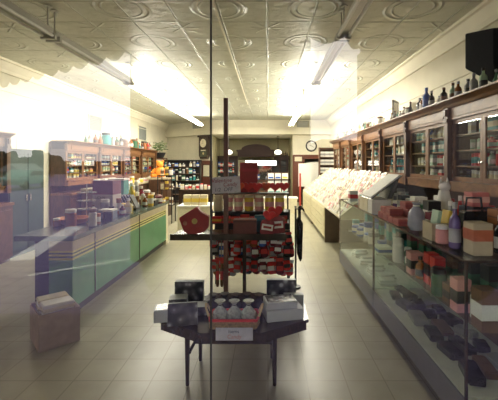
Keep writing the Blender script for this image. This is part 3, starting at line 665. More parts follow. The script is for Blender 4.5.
# grey vents and poster on the left wall, wall vents over the beam
for k, (ya, yb, za, zb) in enumerate(((9.7, 10.5, 2.62, 3.14), (13.45, 14.35, 2.62, 3.22))):
    t = thing('wall_vent', 'grey louvred vent panel high above the cabinets, %s from the window' % ORD[k], 'vent', (XL, ya, za), 0, 'grey vents on the counter wall')
    w, h = yb-ya, zb-za
    MB().box(0, .03, 0, w, 0, .04).box(0, .03, 0, w, h-.04, h).box(0, .03, 0, .04, .04, h-.04).box(0, .03, w-.04, w, .04, h-.04).build('frame', M_WALL, t)
    v = MB().box(0, .005, .04, w-.04, .04, h-.04)
    for j in range(9): v.box(.005, .02, .04, w-.04, .05+j*(h-.1)/9, .05+(j+.6)*(h-.1)/9)
    v.build('louvres', mat('blue grey louvres', (.22, .24, .23), .5), t)
for k, px in enumerate((195.5, 303)):
    p = at(px, 126.5 if k == 0 else 122, YB-.05)
    t = thing('grille', 'grey air grille on the upper back wall above the %s' % ('pendulum clock' if k == 0 else 'round clock'), 'vent', (-3.25, 16.035, 3.42) if k == 0 else (p.x, YB-.001, 3.42), -math.atan2(1.8, 2.5) if k == 0 else 0, 'air grilles on the upper back wall')
    MB().box(-.26, .26, -.03, 0, -.11, .19).build('frame', mat('grey grille frame', (.22, .21, .17), .5), t)
    v = MB()
    for j in range(7): v.box(-.23, .23, -.045, -.03, -.08+j*.036, -.06+j*.036)
    v.build('louvres', M_STEEL, t)
t = thing('filler', 'added dark green cupboard between the glazed cabinets near the window', 'filler', (-4.62, 6.22, 0)); M_DG = mat('dark green paint', (.014, .035, .03), .5)  # added dark block, keeps the wall behind the mirrored trees dark
MB().box(-.36, 0, 0, .98, 0, 1.98).build('carcass', M_DG, t)
for yy in (.02, .50):
    d = MB().box(0, .02, yy, yy+.46, .1, 1.9).build('door', M_DG, t); MB().box(.02, .04, yy+(.40 if yy < .1 else .03), yy+(.43 if yy < .1 else .06), 1.0, 1.12).build('handle', M_CHROME, d)
t = thing('poster', 'blank white poster on the counter wall between the cabinets', 'poster', (XL+.001, 7.3, 1.5)); MB().box(0, .008, -.35, .35, 0, .75).build('sheet', M_WHITE, t)

# ------------------------------------------------------------------ back of the shop
t = thing('wall_clock', 'round white wall clock with thick black rim above the doorway', 'clock', (1.92, YB+.049, 2.50))
MB().lathe([(.25, 0), (.25, -.03), (.22, -.05), (.195, -.045), (.195, -.02)], 32, axis='y').build('rim', M_BLACK, t, smooth=True)
MB().lathe([(.2, -.01), (.2, -.022)], 32, axis='y').build('dial', M_WHITE, t)
h_ = MB().box(-.006, .006, -.03, -.026, -.02, .14).build('minute_hand', M_BLACK, t); h_.rotation_euler = (0, 2.0, 0); h2 = MB().box(-.008, .008, -.03, -.026, -.02, .09).build('hour_hand', M_BLACK, t); h2.rotation_euler = (0, -1.1, 0)
for k in range(12):
    a = k*PI/6; MB().box(-.006, .006, -.026, -.023, .155, .18).build('hour_mark', M_BLACK, t).rotation_euler = (0, a, 0)
WA = -math.atan2(1.8, 2.5)
t = thing('pendulum_clock', 'dark wooden pendulum clock with pale round dial on the back wall', 'clock', (-2.891, 15.68, 1.93), WA)
t.rotation_euler = (0, 0, WA); t.location = (-2.891, 15.68, 1.93)
MB().prism([(-.30, .15), (-.22, 0), (.22, 0), (.30, .15), (.30, .95), (.22, 1.05), (-.22, 1.05), (-.30, .95)], 0, .12).build('case', M_TABLE, t)
MB().box(-.36, .36, -.03, .12, .98, 1.06).build('crown', M_TABLE, t)
MB().lathe([(.21, 0), (.21, -.02), (.185, -.025)], 28, (0, 0, .70), axis='y').build('bezel', M_TABLE, t); MB().lathe([(.19, -.01), (.19, -.03)], 28, (0, 0, .70), axis='y').build('dial', M_CREAM, t)
MB().box(-.006, .006, -.036, -.031, .69, .84).build('hand', M_BLACK, t); MB().box(-.09, .01, -.036, -.031, .69, .702).build('hand', M_BLACK, t)
g = MB().box(-.19, .19, -.012, 0, .10, .42).build('lower_door', mat('dull glass door', (.07, .08, .05), .15), t)
MB().lathe([(.05, -.013), (.05, -.02)], 16, (0, 0, .24), axis='y').build('pendulum', mat('brass', (.6, .5, .25), .3, .8), g); MB().box(-.15, .15, -.016, -.012, .36, .40).build('gilt_band', M_CREAM, g)
t = thing('notice', 'framed cream notice on the dark panelling under the pendulum clock', 'notice', (-2.769, 15.684, 1.15), WA); MB().box(-.19, .19, 0, .02, 0, .50).build('sheet', M_CREAM, t); MB().box(-.21, .21, .004, .03, -.02, .52).build('backing', M_TABLE, t)
t = thing('notice', 'small white notice on the red-brown panelling under the round clock', 'notice', (1.34, YB-.02, 1.82)); MB().box(-.16, .16, 0, .018, 0, .2).build('sheet', M_CREAM, t); MB().box(-.17, .17, .006, .019, -.01, .21).build('edge', M_TABLE, t)
for k, px in enumerate((228.8, 278)):
    x = (px-268)*16.3/F
    t = thing('pendant_lamp', 'opal glass pendant lamp in the back alcove %s' % ('beside the pendulum clock' if k == 0 else 'beside the round clock'), 'lamp', (x, 16.3, 3.0), 0, 'pendant lamps in the alcove')
    MB().tube([(0, 0, 0), (0, 0, -.62)], .014).build('stem', M_BLACK, t); MB().lathe([(.06, 0), (.06, -.03), (.02, -.05)], 14).build('canopy', M_BLACK, t); MB().lathe([(.05, -.56), (.06, -.64)], 14).build('collar', M_BLACK, t)
    MB().lathe([(.06, -.64), (.14, -.69), (.175, -.76), (.14, -.83), (.05, -.86)], 20).build('globe', M_GLOBE, t, smooth=True)
# carved back bar
t = thing('back_bar', 'dark carved wooden back bar with arched pediment in the alcove', 'back bar', (-.60, 17.3, 0))
poly = [(-.90, 2.05), (.90, 2.05), (.90, 2.30), (.96, 2.33), (.96, 2.40), (.72, 2.42)]
poly += [(.72*math.cos(a)*1.0, 2.42 + .26*math.sin(a)) for a in [PI*k/14 for k in range(1, 14)]] + [(-.72, 2.42), (-.96, 2.40), (-.96, 2.33), (-.90, 2.30)]
M_BB = wood('very dark carved wood', (.020, .006, .005), (.035, .012, .009), .7)
MB().prism(poly, 0, .14).build('pediment', M_BB, t)
MB().prism([(.50*math.cos(a), 2.38+.17*math.sin(a)) for a in [PI*k/12 for k in range(13)]], -.03, 0).build('carving', M_BB, t)
MB().box(-2.0, -.9, 0, .2, 1.9, 2.08).box(.9, 1.66, 0, .2, 1.9, 2.08).box(-2.0, 1.66, -.06, .25, 2.05, 2.10).build('side_cornice', M_BB, t)
for x in (-1.95, -.95, .82, 1.20, 1.56): MB().box(x-.05, x+.05, 0, .2, .95, 1.9).build('column', M_BB, t)
MB().box(-2.0, 1.66, -.35, .3, 0, .92).build('base', M_DWOOD, t); MB().box(-2.02, 1.68, -.38, .3, .92, .96).build('counter_top', M_TABLE, t)
MB().box(-.90, .77, .15, .18, .96, 1.9).build('mirror', mat('back bar mirror', (.75, .75, .70), .06, 1.0, var=.02), t)
MB().box(-1.9, -1.0, .15, .18, .96, 1.9).box(.87, 1.51, .15, .18, .96, 1.9).build('side_back', M_BLACK, t)
for z in (1.25, 1.55): MB().box(-1.9, -1.0, .0, .15, z, z+.02).build('shelf', M_DWOOD, t); MB().box(.87, 1.51, .0, .15, z, z+.02).build('shelf', M_DWOOD, t)
t = thing('strip_light', 'glowing white strip light across the front of the back bar', 'light', (-.30, 17.05, 1.62)); MB().box(-.82, .72, 0, .06, 0, .25).build('housing', M_STEEL, t); MB().box(-.80, .70, -.02, 0, .015, .235).build('diffuser', M_STRIP, t)
MB().tube([(-.5, .03, .25), (-.5, .2, .42)], .01).build('bracket', M_STEEL, t)
n = 0
for z in (.961, 1.271, 1.571):
    for j in range(7):
        if z > 1: xs = -2.42 + .115*j
        else: xs = -2.38 + .385*j
        c = R.choice(['blue', 'teal', 'white', 'blue', 'red', 'grey'])
        put(R.choice(['bottle', 'carton']), c, 'white' if c != 'white' else 'blue', xs, 17.37 if z > 1 else 17.08, z, .10, .1, R.uniform(.15, .24), '%s pack on the back bar, %s of its %s row up' % (c, ORD[j], ORD[[.961, 1.271, 1.571].index(z)]), 'packs on the back bar', name='pack', cat='pack')
for j in range(7): put(R.choice(['bottle', 'decanter']), 'black', 'brown', .42+.09*j, 17.4, 2.101, .07, .07, R.uniform(.12, .25), 'dark bottle on the back bar top beside the pediment, %s along' % ORD[j], 'dark bottles on top of the back bar')
# dispensing counters in the middle distance
t = thing('desk', 'dark wooden service desk with arched opening past the white cabinet', 'desk', (-2.35, 11.4, 0))
MB().box(-.5, .55, -.25, .3, .82, .88).build('desk_top', M_TABLE, t)
MB().box(-.5, -.4, -.22, .28, 0, .82).build('pedestal', M_TABLE, t); MB().box(.42, .52, -.22, .28, 0, .82).build('pedestal', M_TABLE, t)
ap = [(-.4, .82), (-.4, .5)] + [(.41*-math.cos(a), .5+.22*math.sin(a)) for a in [PI*k/10 for k in range(1, 10)]] + [(.42, .5), (.42, .82)]
MB().prism(ap, -.2, -.16).build('arch_apron', M_TABLE, t)
for j in range(8):
    c = R.choice(['white', 'white', 'cream', 'pink']); put(R.choice(['carton', 'jar', 'tin']), c, 'white' if c != 'white' else 'red', -2.78+.125*j, 11.35, .881, .1, .1, R.uniform(.08, .2), '%s pack on the arched service desk, %s along' % (c, ORD[j]), 'packs on the service desk', name='pack', cat='pack')
t = thing('etagere', 'dark open metal stand with glass top behind the green counter end', 'stand', (-2.95, 10.2, 0))
for sx in (-1, 1):
    for sy in (-1, 1): MB().box(sx*.2-.012, sx*.2+.012, sy*.2-.012, sy*.2+.012, 0, 1.36).build('leg', M_BLACK, t)
for z in (.5, .95, 1.36): MB().box(-.22, .22, -.22, .22, z, z+.02).build('shelf', M_TABLE, t)
for k, z in enumerate((.521, .971, 1.381)):
    for j in range(3): put(R.choice(['jar', 'carton', 'tin']), ['cream', 'yellow', 'white'][j], 'brown', -3.08+.13*j, 10.2, z, .11, .11, R.uniform(.14, .24), '%s pack on the open metal stand, %s shelf up' % (['cream', 'yellow', 'white'][j], ORD[k]), 'packs on the open metal stand', name='pack', cat='pack')
# stand and white goods by the doorway
t = thing('poster_stand', 'tall white poster stand with red post before the doorway', 'stand', (1.2, 13.2, 0)); MB().box(-.05, .45, 0, .03, .85, 1.72).build('poster', M_WHITE, t); MB().box(-.02, .04, -.04, 0, .0, 1.35).build('post', cmat((.5, .05, .03)), t); MB().box(-.2, .45, -.2, .2, 0, .03).build('foot', M_BLACK, t)
t = thing('side_table', 'small dark table below the white poster', 'table', (1.75, 14.3, 0)); MB().box(-.4, .4, -.3, .3, .80, .85).build('table_top', M_TAN, t)
for sx in (-1, 1):
    for sy in (-1, 1): MB().box(sx*.36-.025, sx*.36+.025, sy*.26-.025, sy*.26+.025, 0, .8).build('leg', M_TABLE, t)
t = thing('checkout_cabinet', 'pale low cabinet in the far aisle behind the candy rack', 'cabinet', (.15, 12.0, 0)); MB().box(-.3, .85, 0, .5, 0, .5).build('body', M_CREAM, t); MB().box(-.33, .88, -.03, .53, .5, .54).build('top', M_WHITE, t)
t = thing('magazine_stand', 'wooden magazine stand with white covers before the back bar', 'stand', (.25, 14.5, 0)); MB().box(-.3, .6, 0, .3, 0, 1.35).build('carcass', M_DWOOD, t)
for k in range(4):
    MB().box(-.3, .6, -.1, 0, .15+k*.3, .18+k*.3).build('ledge', M_DWOOD, t)
    for j in range(3):
        o = MB().box(-.12, .12, 0, .01, 0, .24).box(-.1, .1, -.001, 0, .02, .1, mi=1).build('magazine', [M_WHITE, cmat(COL[R.choice(['blue', 'red', 'teal', 'yellow'])])]); o.location = (.12+j*.29, 14.415, .183+k*.3); o.rotation_euler = (-.2, 0, 0); tag(o, 'white-covered magazine on %s ledge up of the wooden stand, %s along' % (ORD[k], ORD[j]), 'magazine', 'magazines on the wooden stand')

# ------------------------------------------------------------------ candy displays in the aisle
SY = 4.0
t = thing('display_stand', 'wooden candy stand with tall square post and dark shelf behind the table', 'display stand', (-.48, SY, 0))
MB().box(-.025, .025, -.025, .025, .05, 2.45).build('post', M_POST, t)
MB().box(-.62, .68, -.02, .36, .845, .88).build('shelf', M_TABLE, t); MB().box(-.63, .69, -.04, -.02, .835, .905).build('shelf_lip', M_TABLE, t)
MB().box(-.35, .35, -.05, .05, 0, .05).box(-.05, .05, -.3, -.05, 0, .05).box(-.05, .05, .05, .3, 0, .05).build('foot', M_POST, t)
MB().box(.19, .23, .0, .04, .0, .845).build('prop_leg', M_TABLE, t)
t = thing('sign', 'white hand-lettered candy sale card on the tall post', 'sign', (-.485, SY-.032, 1.37), 0)
t.rotation_euler = (0, math.radians(-3), 0)
MB().box(-.165, .175, -.004, 0, 0, .185).build('card', cmat((.62, .60, .66), .7), t)
rd, bl = cmat((.30, .02, .05)), cmat((.03, .05, .12))
text('Valentine', .062, rd, t, (-.035, -.006, .143), shear=.2); text('Candy', .062, rd, t, (.06, -.006, .095), shear=.2); text('1/2  OFF', .058, bl, t, (-.02, -.006, .04), shear=.2)
# red heart box
def heart(w, h, n=40):
    pts = []
    for k in range(n):
        a = 2*PI*k/n; x = 16*math.sin(a)**3; y = 13*math.cos(a)-5*math.cos(2*a)-2*math.cos(3*a)-math.cos(4*a); pts.append((x/32*w, (y+2.5)/29*h))
    return pts
M_RED = mat('red satin', (.34, .018, .02), .4, var=.15); M_RED2 = mat('bright red foil', (.62, .03, .03), .3, var=.15)
pp = [(179, 224.5), (197, 213), (201, 218.5), (209, 223), (208.5, 234), (204, 238.5), (190, 241.8), (184, 238)]
pp = [((a-195)*4.02/F, (241.8-b)*4.02/F) for a, b in pp]
t = thing('candy_box', 'dark red satin candy box standing tilted at the end of the stand shelf', 'box', (-.838, SY+.02, .882))
MB().prism(pp, -.02, .05).build('lid', M_RED, t, bevel=.008); MB().prism([(x*.97, .006+y*.97) for x, y in pp], .051, .075).build('base_tray', M_RED, t)
MB().lathe([(.032, -.024), (.032, -.03), (.018, -.03), (.018, -.024)], 16, (0, 0, .165), axis='y').build('gold_ring', mat('gold foil', (.6, .40, .15), .35, .7), t); MB().lathe([(.025, -.022), (.02, -.026)], 10, (-.11, 0, .14), axis='y').build('gold_seal', mat('gold foil', (.4, .15, .10), .35, .5), t)
carton_thing('chocolate_box', 'ribbed brown chocolate box on the dark shelf beside the post', (-.47+.2, SY+.14, .881), .27, .14, .17, cmat((.17, .05, .035)), cmat((.09, .03, .02)), band=(.82, .92))
carton_thing('blue_box', 'teal-blue flat box on the dark shelf behind the hearts', (-.03, SY+.24, .881), .26, .08, .2, cmat((.015, .10, .15)), cmat((.04, .2, .25)), band=(.7, .9))
for k, (x, y, s, rot) in enumerate(((.11, SY+.10, 1.0, -.15), (-.02, SY+.03, .85, .25))):
    t = thing('candy_bag', 'clear heart-topped bag of red candy with white label on the dark shelf, %s' % ('upright' if k == 0 else 'leaning'), 'candy bag', (x, y, .893), 0)
    t.rotation_euler = (0, rot*.6, 0)
    MB().prism([(-.09*s, 0), (.09*s, 0), (.10*s, .16*s), (.05*s, .2*s), (-.05*s, .2*s), (-.10*s, .16*s)], -.03, .03).build('bag', cmat((.28, .05, .06), .2), t, bevel=.01)
    MB().prism([(p[0]*.17*s/.36, p[1]*.15*s/.33+.24*s) for p in heart(.36, .33)], -.02, .02).build('heart_header', M_RED2, t)
    MB().box(-.075*s, .075*s, -.034, -.031, .06*s, .14*s).build('label', M_WHITE, t); MB().box(-.055*s, .055*s, -.036, -.034, .085*s, .115*s).build('label_print', M_RED, t)
# wire candy rack behind
RY = 4.62
t = thing('candy_rack', 'tiered wire candy rack loaded with red valentine sweets', 'display rack', (-.22, RY, 0))
for sx in (-.52, .50):
    for yy in (0, .34): MB().box(sx-.01, sx+.01, yy-.01, yy+.01, 0, 1.32 if yy else 1.1).build('upright', M_BLACK, t)
for (z, ya, yb) in ((.30, -.02, .36), (.92, -.02, .36), (1.06, .05, .36), (1.30, .18, .36)): MB().box(-.53, .51, ya, yb, z-.012, z).build('shelf', M_BLACK, t)
for z in (.50, .71, .84): MB().tube([(-.53, -.06, z), (.51, -.06, z)], .006).build('peg_bar', M_CHROME, t); MB().box(-.53, -.515, -.06, 0, z-.006, z+.006).box(.495, .51, -.06, 0, z-.006, z+.006).build('bar_arm', M_BLACK, t)
n = 0
for j in range(8):   # red boxes on the low tier
    put('carton', 'red', 'amber' if j % 3 else 'yellow', -.68+.125*j, RY+.02, .921, .115, .07, R.uniform(.08, .11), 'flat red candy box on the tier above the dark shelf, %s along' % ORD[j], 'red candy boxes on the rack tier', name='candy_box', cat='box')
tubm = {}
def tub(c):
    if c not in tubm:
        mb = MB(); mb.lathe([(.42, 0), (.5, .06), (.5, .78), (.44, .86)], 14); mb.lathe([(.47, .86), (.47, 1.0)], 14, mi=1); mb.lathe([(.506, .3), (.506, .6)], 14, mi=2)
        tubm[c] = mb.mesh('candy_tub', [cmat(COL[c], .15), M_CREAM, cmat(COL['pink' if c == 'yellow' else 'cream'])], smooth=True)
    return tubm[c]
for j in range(7):
    c = ['cream', 'pink', 'pink', 'yellow', 'pink', 'yellow', 'yellow'][j]; o = bpy.data.objects.new('candy_tub', tub(c)); C.objects.link(o); o.location = (-.68+.14*j, RY+.17, 1.061); o.scale = (.125, .125, .21); tag(o, '%s candy tub with pale lid in the row of tubs, %s along' % (c, ORD[j]), 'candy tub', 'tubs of candy on the rack')
hm = MB().prism(heart(1, 1), -.2, .2).mesh('heart_box', [M_RED2]); hm2 = MB().prism(heart(1, 1), -.2, .2).mesh('heart_box', [cmat((.7, .10, .03))])
for j in range(6):
    o = bpy.data.objects.new('heart_box', hm if j % 3 else hm2); C.objects.link(o); o.location = (-.40+.125*j, RY+.22+(j % 2)*.06, 1.301+.075); o.scale = (.15, .15, .13); tag(o, '%s heart candy box standing on the rack top, %s along' % ('red' if j % 3 else 'orange-red', ORD[j]), 'box', 'heart boxes on the candy rack top')
carton_thing('red_carton', 'large plain red carton standing above the hearts on the candy rack', (-.27, RY+.33, 1.301), .25, .05, .42, M_RED, cmat((.45, .02, .03)), band=(.7, .8))
bagm = {}
def bag_mesh(c1, c2):
    if (c1, c2) not in bagm:
        mb = MB(); mb.lathe([(.30, -1.0), (.5, -.92), (.52, -.5), (.4, -.22), (.5, -.2)], 12); mb.box(-.5, .5, -.10, .10, -.2, 0, mi=1); mb.box(-.42, .42, -.54, -.50, -.75, -.45, mi=1)
        bagm[(c1, c2)] = mb.mesh('candy_bag', [cmat(COL[c1], .2), cmat(COL[c2])], smooth=True)
    return bagm[(c1, c2)]
MB().box(-.53, .51, .30, .32, .31, 1.04).build('back_board', M_BLACK, t)
NAMES = ('upper', 'middle', 'lower')
for r_, (z, h) in enumerate(((.83, .17), (.70, .19), (.49, .19))):
    for lay in (0, 1):
        for j in range(10):
            if R.random() < .12: continue
            c = R.choice([('red', 'white'), ('amber', 'red'), ('red', 'black'), ('grey', 'red'), ('blue', 'white'), ('black', 'red'), ('maroon', 'white'), ('black', 'grey'), ('red', 'grey'), ('maroon', 'red')])
            o = bpy.data.objects.new('candy_bag', bag_mesh(*c)); C.objects.link(o); o.location = (-.70+.105*j+.04*lay+R.uniform(-.01, .01), RY-.085+.062*lay, z+R.uniform(-.025, 0)-.03*lay); o.scale = (.098, .05, h*R.uniform(.8, 1.15)); o.rotation_euler = (0, R.uniform(-.12, .12), 0)
            tag(o, '%s candy bag with %s header hanging in the %s %s row, %s along' % (c[0], c[1], NAMES[r_], ('front', 'rear')[lay], ORD[j]), 'candy bag', 'hanging candy bags under the dark shelf')
for j in range(3):
    o = bpy.data.objects.new('candy_bag', bag_mesh('brown', 'red')); C.objects.link(o); o.location = (-.585+.05*j, SY+.06, .616); o.scale = (.04, .03, .34); tag(o, 'slim brown sucker pack dangling beside the post, %s along' % ORD[j], 'candy bag', 'sucker packs dangling beside the post')
MB().tube([(-.05, 0, 0), (.11, 0, 0)], .004).build('wire', M_CHROME).location = (-.57, SY+.06, .623)
bpy.data.objects['wire'].parent = bpy.data.objects['display_stand']; bpy.data.objects['wire'].location = (-.09, .06, .623)
w2 = MB().tube([(0, .06, .623), (0, .06, .845)], .004).build('hook', M_CHROME, bpy.data.objects['display_stand']); w2.location = (-.02-.09+.05, 0, 0)
t = thing('umbrella_rack', 'dark rack of hanging umbrellas at the aisle side of the candy rack', 'rack', (.38, RY+.2, 0)); MB().box(-.012, .012, -.012, .012, .02, 1.12).build('pole', M_BLACK, t); MB().lathe([(.07, 0), (.07, .02)], 16).build('base', M_BLACK, t); MB().tube([(0, -.15, 1.10), (0, .15, 1.10)], .008).build('arm', M_BLACK, t)
for j in range(4):
    o = MB().tube([(0, 0, 0), (0, 0, -.1), (0, 0, -.15), (0, 0, -.62), (0, 0, -.66)], [.008, .008, .036, .025, .005], 8).tube([(0, 0, 0), (0, 0, .03), (.02, 0, .05), (.045, 0, .035), (.05, 0, .0)], .008, 6).build('umbrella', M_BLACKG, smooth=True); o.location = (.432, RY+.05+.09*j, 1.06); tag(o, 'furled black umbrella on the dark rack, %s from the window' % ORD[j], 'umbrella', 'furled umbrellas on the rack')

# ------------------------------------------------------------------ the low table with boxes
TX, TY, TT = -.275, 2.95, .46
t = thing('table', 'low dark octagonal table with slim legs near the shop window', 'table', (TX, TY, 0))
oc = [(-.6, -.16), (-.22, -.39), (.22, -.39), (.6, -.16), (.6, .17), (.22, .42), (-.22, .42), (-.6, .17)]
MB().prism(oc, TT-.025, TT, 'z').build('table_top', M_TABLE, t, bevel=.004)
MB().prism([(x*.97, y*.96) for x, y in oc], TT-.085, TT-.026, 'z').build('apron', M_TABLE, t)
for (x, y) in ((-.345, -.26), (.325, -.26), (-.31, .08), (.31, .12)): MB().tube([(x, y, 0), (x, y, TT-.085)], [.014, .021], 8).build('leg', M_TABLE, t)
for x in (-.33, .318): MB().tube([(x, -.26, .25), (x*.95, .09, .25)], .013).build('side_stretcher', M_TABLE, t)
MB().tube([(-.32, -.10, .25), (.32, -.10, .25)], .014).build('cross_stretcher', M_TABLE, t); MB().tube([(0.0, -.10, .25), (0.0, -.10, TT-.085)], .014).build('centre_strut', M_TABLE, t)
M_FRONT = mat('dark printed box front', (.03, .04, .055), .3, var=.6, scale=25); 
def photo_front(name, seed):
    m, nt, b = base_mat(name); tc = nt.nodes.new('ShaderNodeTexCoord'); v = nt.nodes.new('ShaderNodeTexVoronoi'); v.inputs['Scale'].default_value = 19; v.feature = 'SMOOTH_F1'
    mp = nt.nodes.new('ShaderNodeMapping'); mp.inputs['Location'].default_value = (seed, 0, seed); nt.links.new(tc.outputs['Object'], mp.inputs['Vector']); nt.links.new(mp.outputs[0], v.inputs['Vector'])
    rp = nt.nodes.new('ShaderNodeValToRGB'); e = rp.color_ramp.elements; e[0].position = .1; e[0].color = (.42, .45, .50, 1); e[1].position = .55; e[1].color = (.012, .016, .028, 1); rp.color_ramp.elements.new(.3).color = (.10, .10, .12, 1)
    nt.links.new(v.outputs['Distance'], rp.inputs['Fac']); nt.links.new(rp.outputs['Color'], b.inputs['Base Color']); b.inputs['Roughness'].default_value = .25
    return m
def gift_box(label, loc, w, d, h, rz=0.0, tilt=0.0, front='dark'):
    t = thing('gift_box', label, 'box', loc, rz, 'boxed gifts on the low table'); t.rotation_euler = (tilt, 0, rz)
    MB().box(-w/2, w/2, 0, d, 0, h).build('carton', mat_gift, t, bevel=.003)
    if front == 'dark': MB().box(-w/2+.001, w/2-.001, -.002, -.0002, .001, h-.001).build('printed_front', photo_front('printed picture', loc[0]*7), t)
    elif front == 'top': MB().box(-w/2+.012, w/2-.012, .012, d-.012, h+.0002, h+.002).build('printed_lid', photo_front('printed lid', loc[0]*5), t)
    return t
mat_gift = mat('pale grey gift carton', (.50, .54, .58), .5, var=.05)
Z = TT+.001
gift_box('upright dark-fronted gift box at the back of the table opposite the stacked boxes', (-.705, 3.12, Z), .255, .055, .19)
gift_box('dark-fronted gift box leaning at the table front near the sign', (-.655, 2.68, Z), .225, .05, .165, .18, -.25)
gift_box('white-topped gift box lying at the table edge behind the leaning box', (-.825, 2.73, Z), .13, .15, .095, .2, front='top')
gift_box('small dark gift box lying beside the upright dark-fronted box', (-.76, 2.95, Z), .15, .12, .10, .15)
gift_box('dark gift box lying between the basket and the leaning box', (-.54, 2.86, Z), .16, .13, .07, .1)
gift_box('upright dark-fronted gift box behind the two stacked white boxes', (.115, 3.06, Z), .255, .05, .225)
gift_box('large white gift box under the smaller one at the table edge', (.14, 2.76, Z), .30, .20, .085, .22, front='plain')
gift_box('white gift box with dark lid print lying on the larger white box', (.115, 2.78, Z+.0855), .25, .17, .055, .2, front='top')
gift_box('flat pale gift box sticking out behind the stacked white boxes', (.22, 2.99, Z), .17, .06, .12, front='plain')
t = thing('basket', 'wicker basket with red trim holding wrapped sweets on the table', 'basket', (-.26, 2.71, Z)); M_WICK = mat('tan wicker', (.36, .24, .11), .6, var=.4, scale=60, bump=.4)
bk = MB(); bk.prism([(-.17, -.09), (.17, -.09), (.19, 0), (.17, .10), (-.17, .10), (-.19, 0)], 0, .012, 'z')
for k in range(6):
    P = [(-.17, -.09), (.17, -.09), (.19, 0), (.17, .10), (-.17, .10), (-.19, 0)]; a, b = P[k], P[(k+1) % 6]
    for z in range(4): bk.tube([(a[0], a[1], .012+z*.014), (b[0], b[1], .012+z*.014)], .009, 6)
bk.build('weave', M_WICK, t)
rt = MB()
for k in range(6): a, b = P[k], P[(k+1) % 6]; rt.tube([(a[0]*1.02, a[1]*1.02, .067), (b[0]*1.02, b[1]*1.02, .067)], .011, 6)
rt.build('red_trim', M_RED2, t)
for s in (-1, 1): MB().tube([(s*.19, -.05, .08), (s*.215, -.03, .14), (s*.22, 0, .155), (s*.215, .03, .14), (s*.19, .05, .08)], .009, 8).build('handle', mat('pale cane', (.55, .42, .22), .5), t)
M_CELLO = mat('silvery cellophane', (.42, .46, .44), .15, var=.35, scale=40, bump=.8)
for j in range(3):
    t = thing('wrapped_sweets', 'cellophane-wrapped bundle of sweets in the basket, %s from the dark box' % ORD[j], 'candy bag', (-.37+.11*j, 2.70, Z+.0145), 0, 'wrapped sweets in the basket')
    MB().lathe([(.035, 0), (.058, .03), (.058, .085), (.022, .125), (.012, .14)], 12).build('bundle', M_CELLO, t, smooth=True); MB().lathe([(.010, .138), (.035, .165), (.045, .172), (.03, .165)], 9).build('gathered_top', M_CELLO, t); MB().lathe([(.014, .134), (.018, .139), (.014, .144)], 10).build('ribbon', M_BLACK, t)
for j in range(5):
    t = MB().lathe([(.02, 0), (.05, .03), (.05, .08), (.02, .12), (.04, .15)], 10).build('dark_bundle', mat('dark wrap', (.035, .035, .045), .25, var=.5), smooth=True); t.location = (-.46+.095*j, 2.93+.02*(j % 2), Z); tag(t, 'dark wrapped bundle behind the basket on the table, %s along' % ORD[j], 'candy bag', 'dark wrapped bundles behind the basket')
t = thing('sign', 'white card sign with dark and red writing hung over the table front', 'sign', (-.245, 2.545, .418)); MB().box(-.135, .135, -.004, 0, 0, .092).build('card', cmat((.55, .56, .66), .6), t)
text('Items', .036, bl, t, (-.005, -.006, .066), shear=.1); text('Candy', .040, cmat((.50, .20, .22)), t, (0, -.006, .028), shear=.1)
# carton of papers by the counter
t = thing('paper_carton', 'worn cardboard carton filled to the top with folded papers near the counter', 'box', (-2.07, 3.40, 0), math.radians(-46)); M_CARD = mat('worn cardboard', (.42, .33, .28), .7, var=.12)
MB().box(-.19, .19, -.17, .17, 0, .012).box(-.19, .19, -.17, -.16, .012, .33).box(-.19, .19, .16, .17, .012, .33).box(-.19, -.18, -.16, .16, .012, .33).box(.18, .19, -.16, .16, .012, .33).build('carton', M_CARD, t)
MB().box(-.19, -.18, -.16, .16, .331, .34).build('flap', M_CARD, t)
for j in range(5):
    for i in range(2):
        o = MB().box(-.080, .080, -.13, .13, 0, .033).build('newspaper', M_WHITE if (i+j) % 2 else M_CREAM, bevel=.008); o.location = Vector((-2.07, 3.40, .22+.036*j)) + Matrix.Rotation(math.radians(-46), 4, 'Z') @ Vector((-.088+.176*i, 0, 0)); o.rotation_euler = (R.uniform(-.02, .02), R.uniform(-.03, .03), math.radians(-46)+R.uniform(-.08, .08)*(j > 3)); tag(o, 'folded paper in the cardboard carton, %s up on the %s side' % (ORD[j], ('window', 'aisle')[i]), 'newspaper', 'folded papers in the carton')

# ------------------------------------------------------------------ the street outside, seen mirrored in the shop window
def my(D): return 2*YG - D        # mirrored distance from the camera -> place in the street
struct('sidewalk', MB().box(-14, 14, my(4.0), YG-.06, -.1, -.005), mat('concrete sidewalk', (.12, .105, .17), .95, spec=0.05))
struct('street', MB().box(-70, 70, my(70), my(4.0), -.2, -.12), mat('grey lavender asphalt', (.19, .16, .31), .9, var=.08, spec=.1))
mk = mat('white road paint', (.80, .79, .82), .7)
def line(p, q, w):
    p, q = Vector((p[0], my(p[1]), 0)), Vector((q[0], my(q[1]), 0)); n = (q-p).normalized().cross(Vector((0, 0, 1)))*w/2; a = [p+n, q+n, q-n, p-n]
    return MB().prism([(v.x, v.y) for v in a], -.119, -.114, 'z')
struct('road_marking', line((-4.7, 6.6), (-5.6, 10.2), .45), mk); struct('road_marking.001', line((-3.9, 5.7), (-2.6, 6.75), .10), mk)
t = thing('awning', 'dark striped shop awning with scalloped edge, mirrored in the glass', 'awning', (0, 0, 0)); M_AWN = mat('dark awning canvas', (.03, .036, .024), .9, spec=0.0)
edge = [(-4.6, 4.3), (-2.82, 3.68), (-1.07, 2.62), (.26, 2.3), (.51, 2.3), (1.1, 3.15), (2.4, 4.4), (5.2, 4.6)]
av = MB(); bm = av.bm
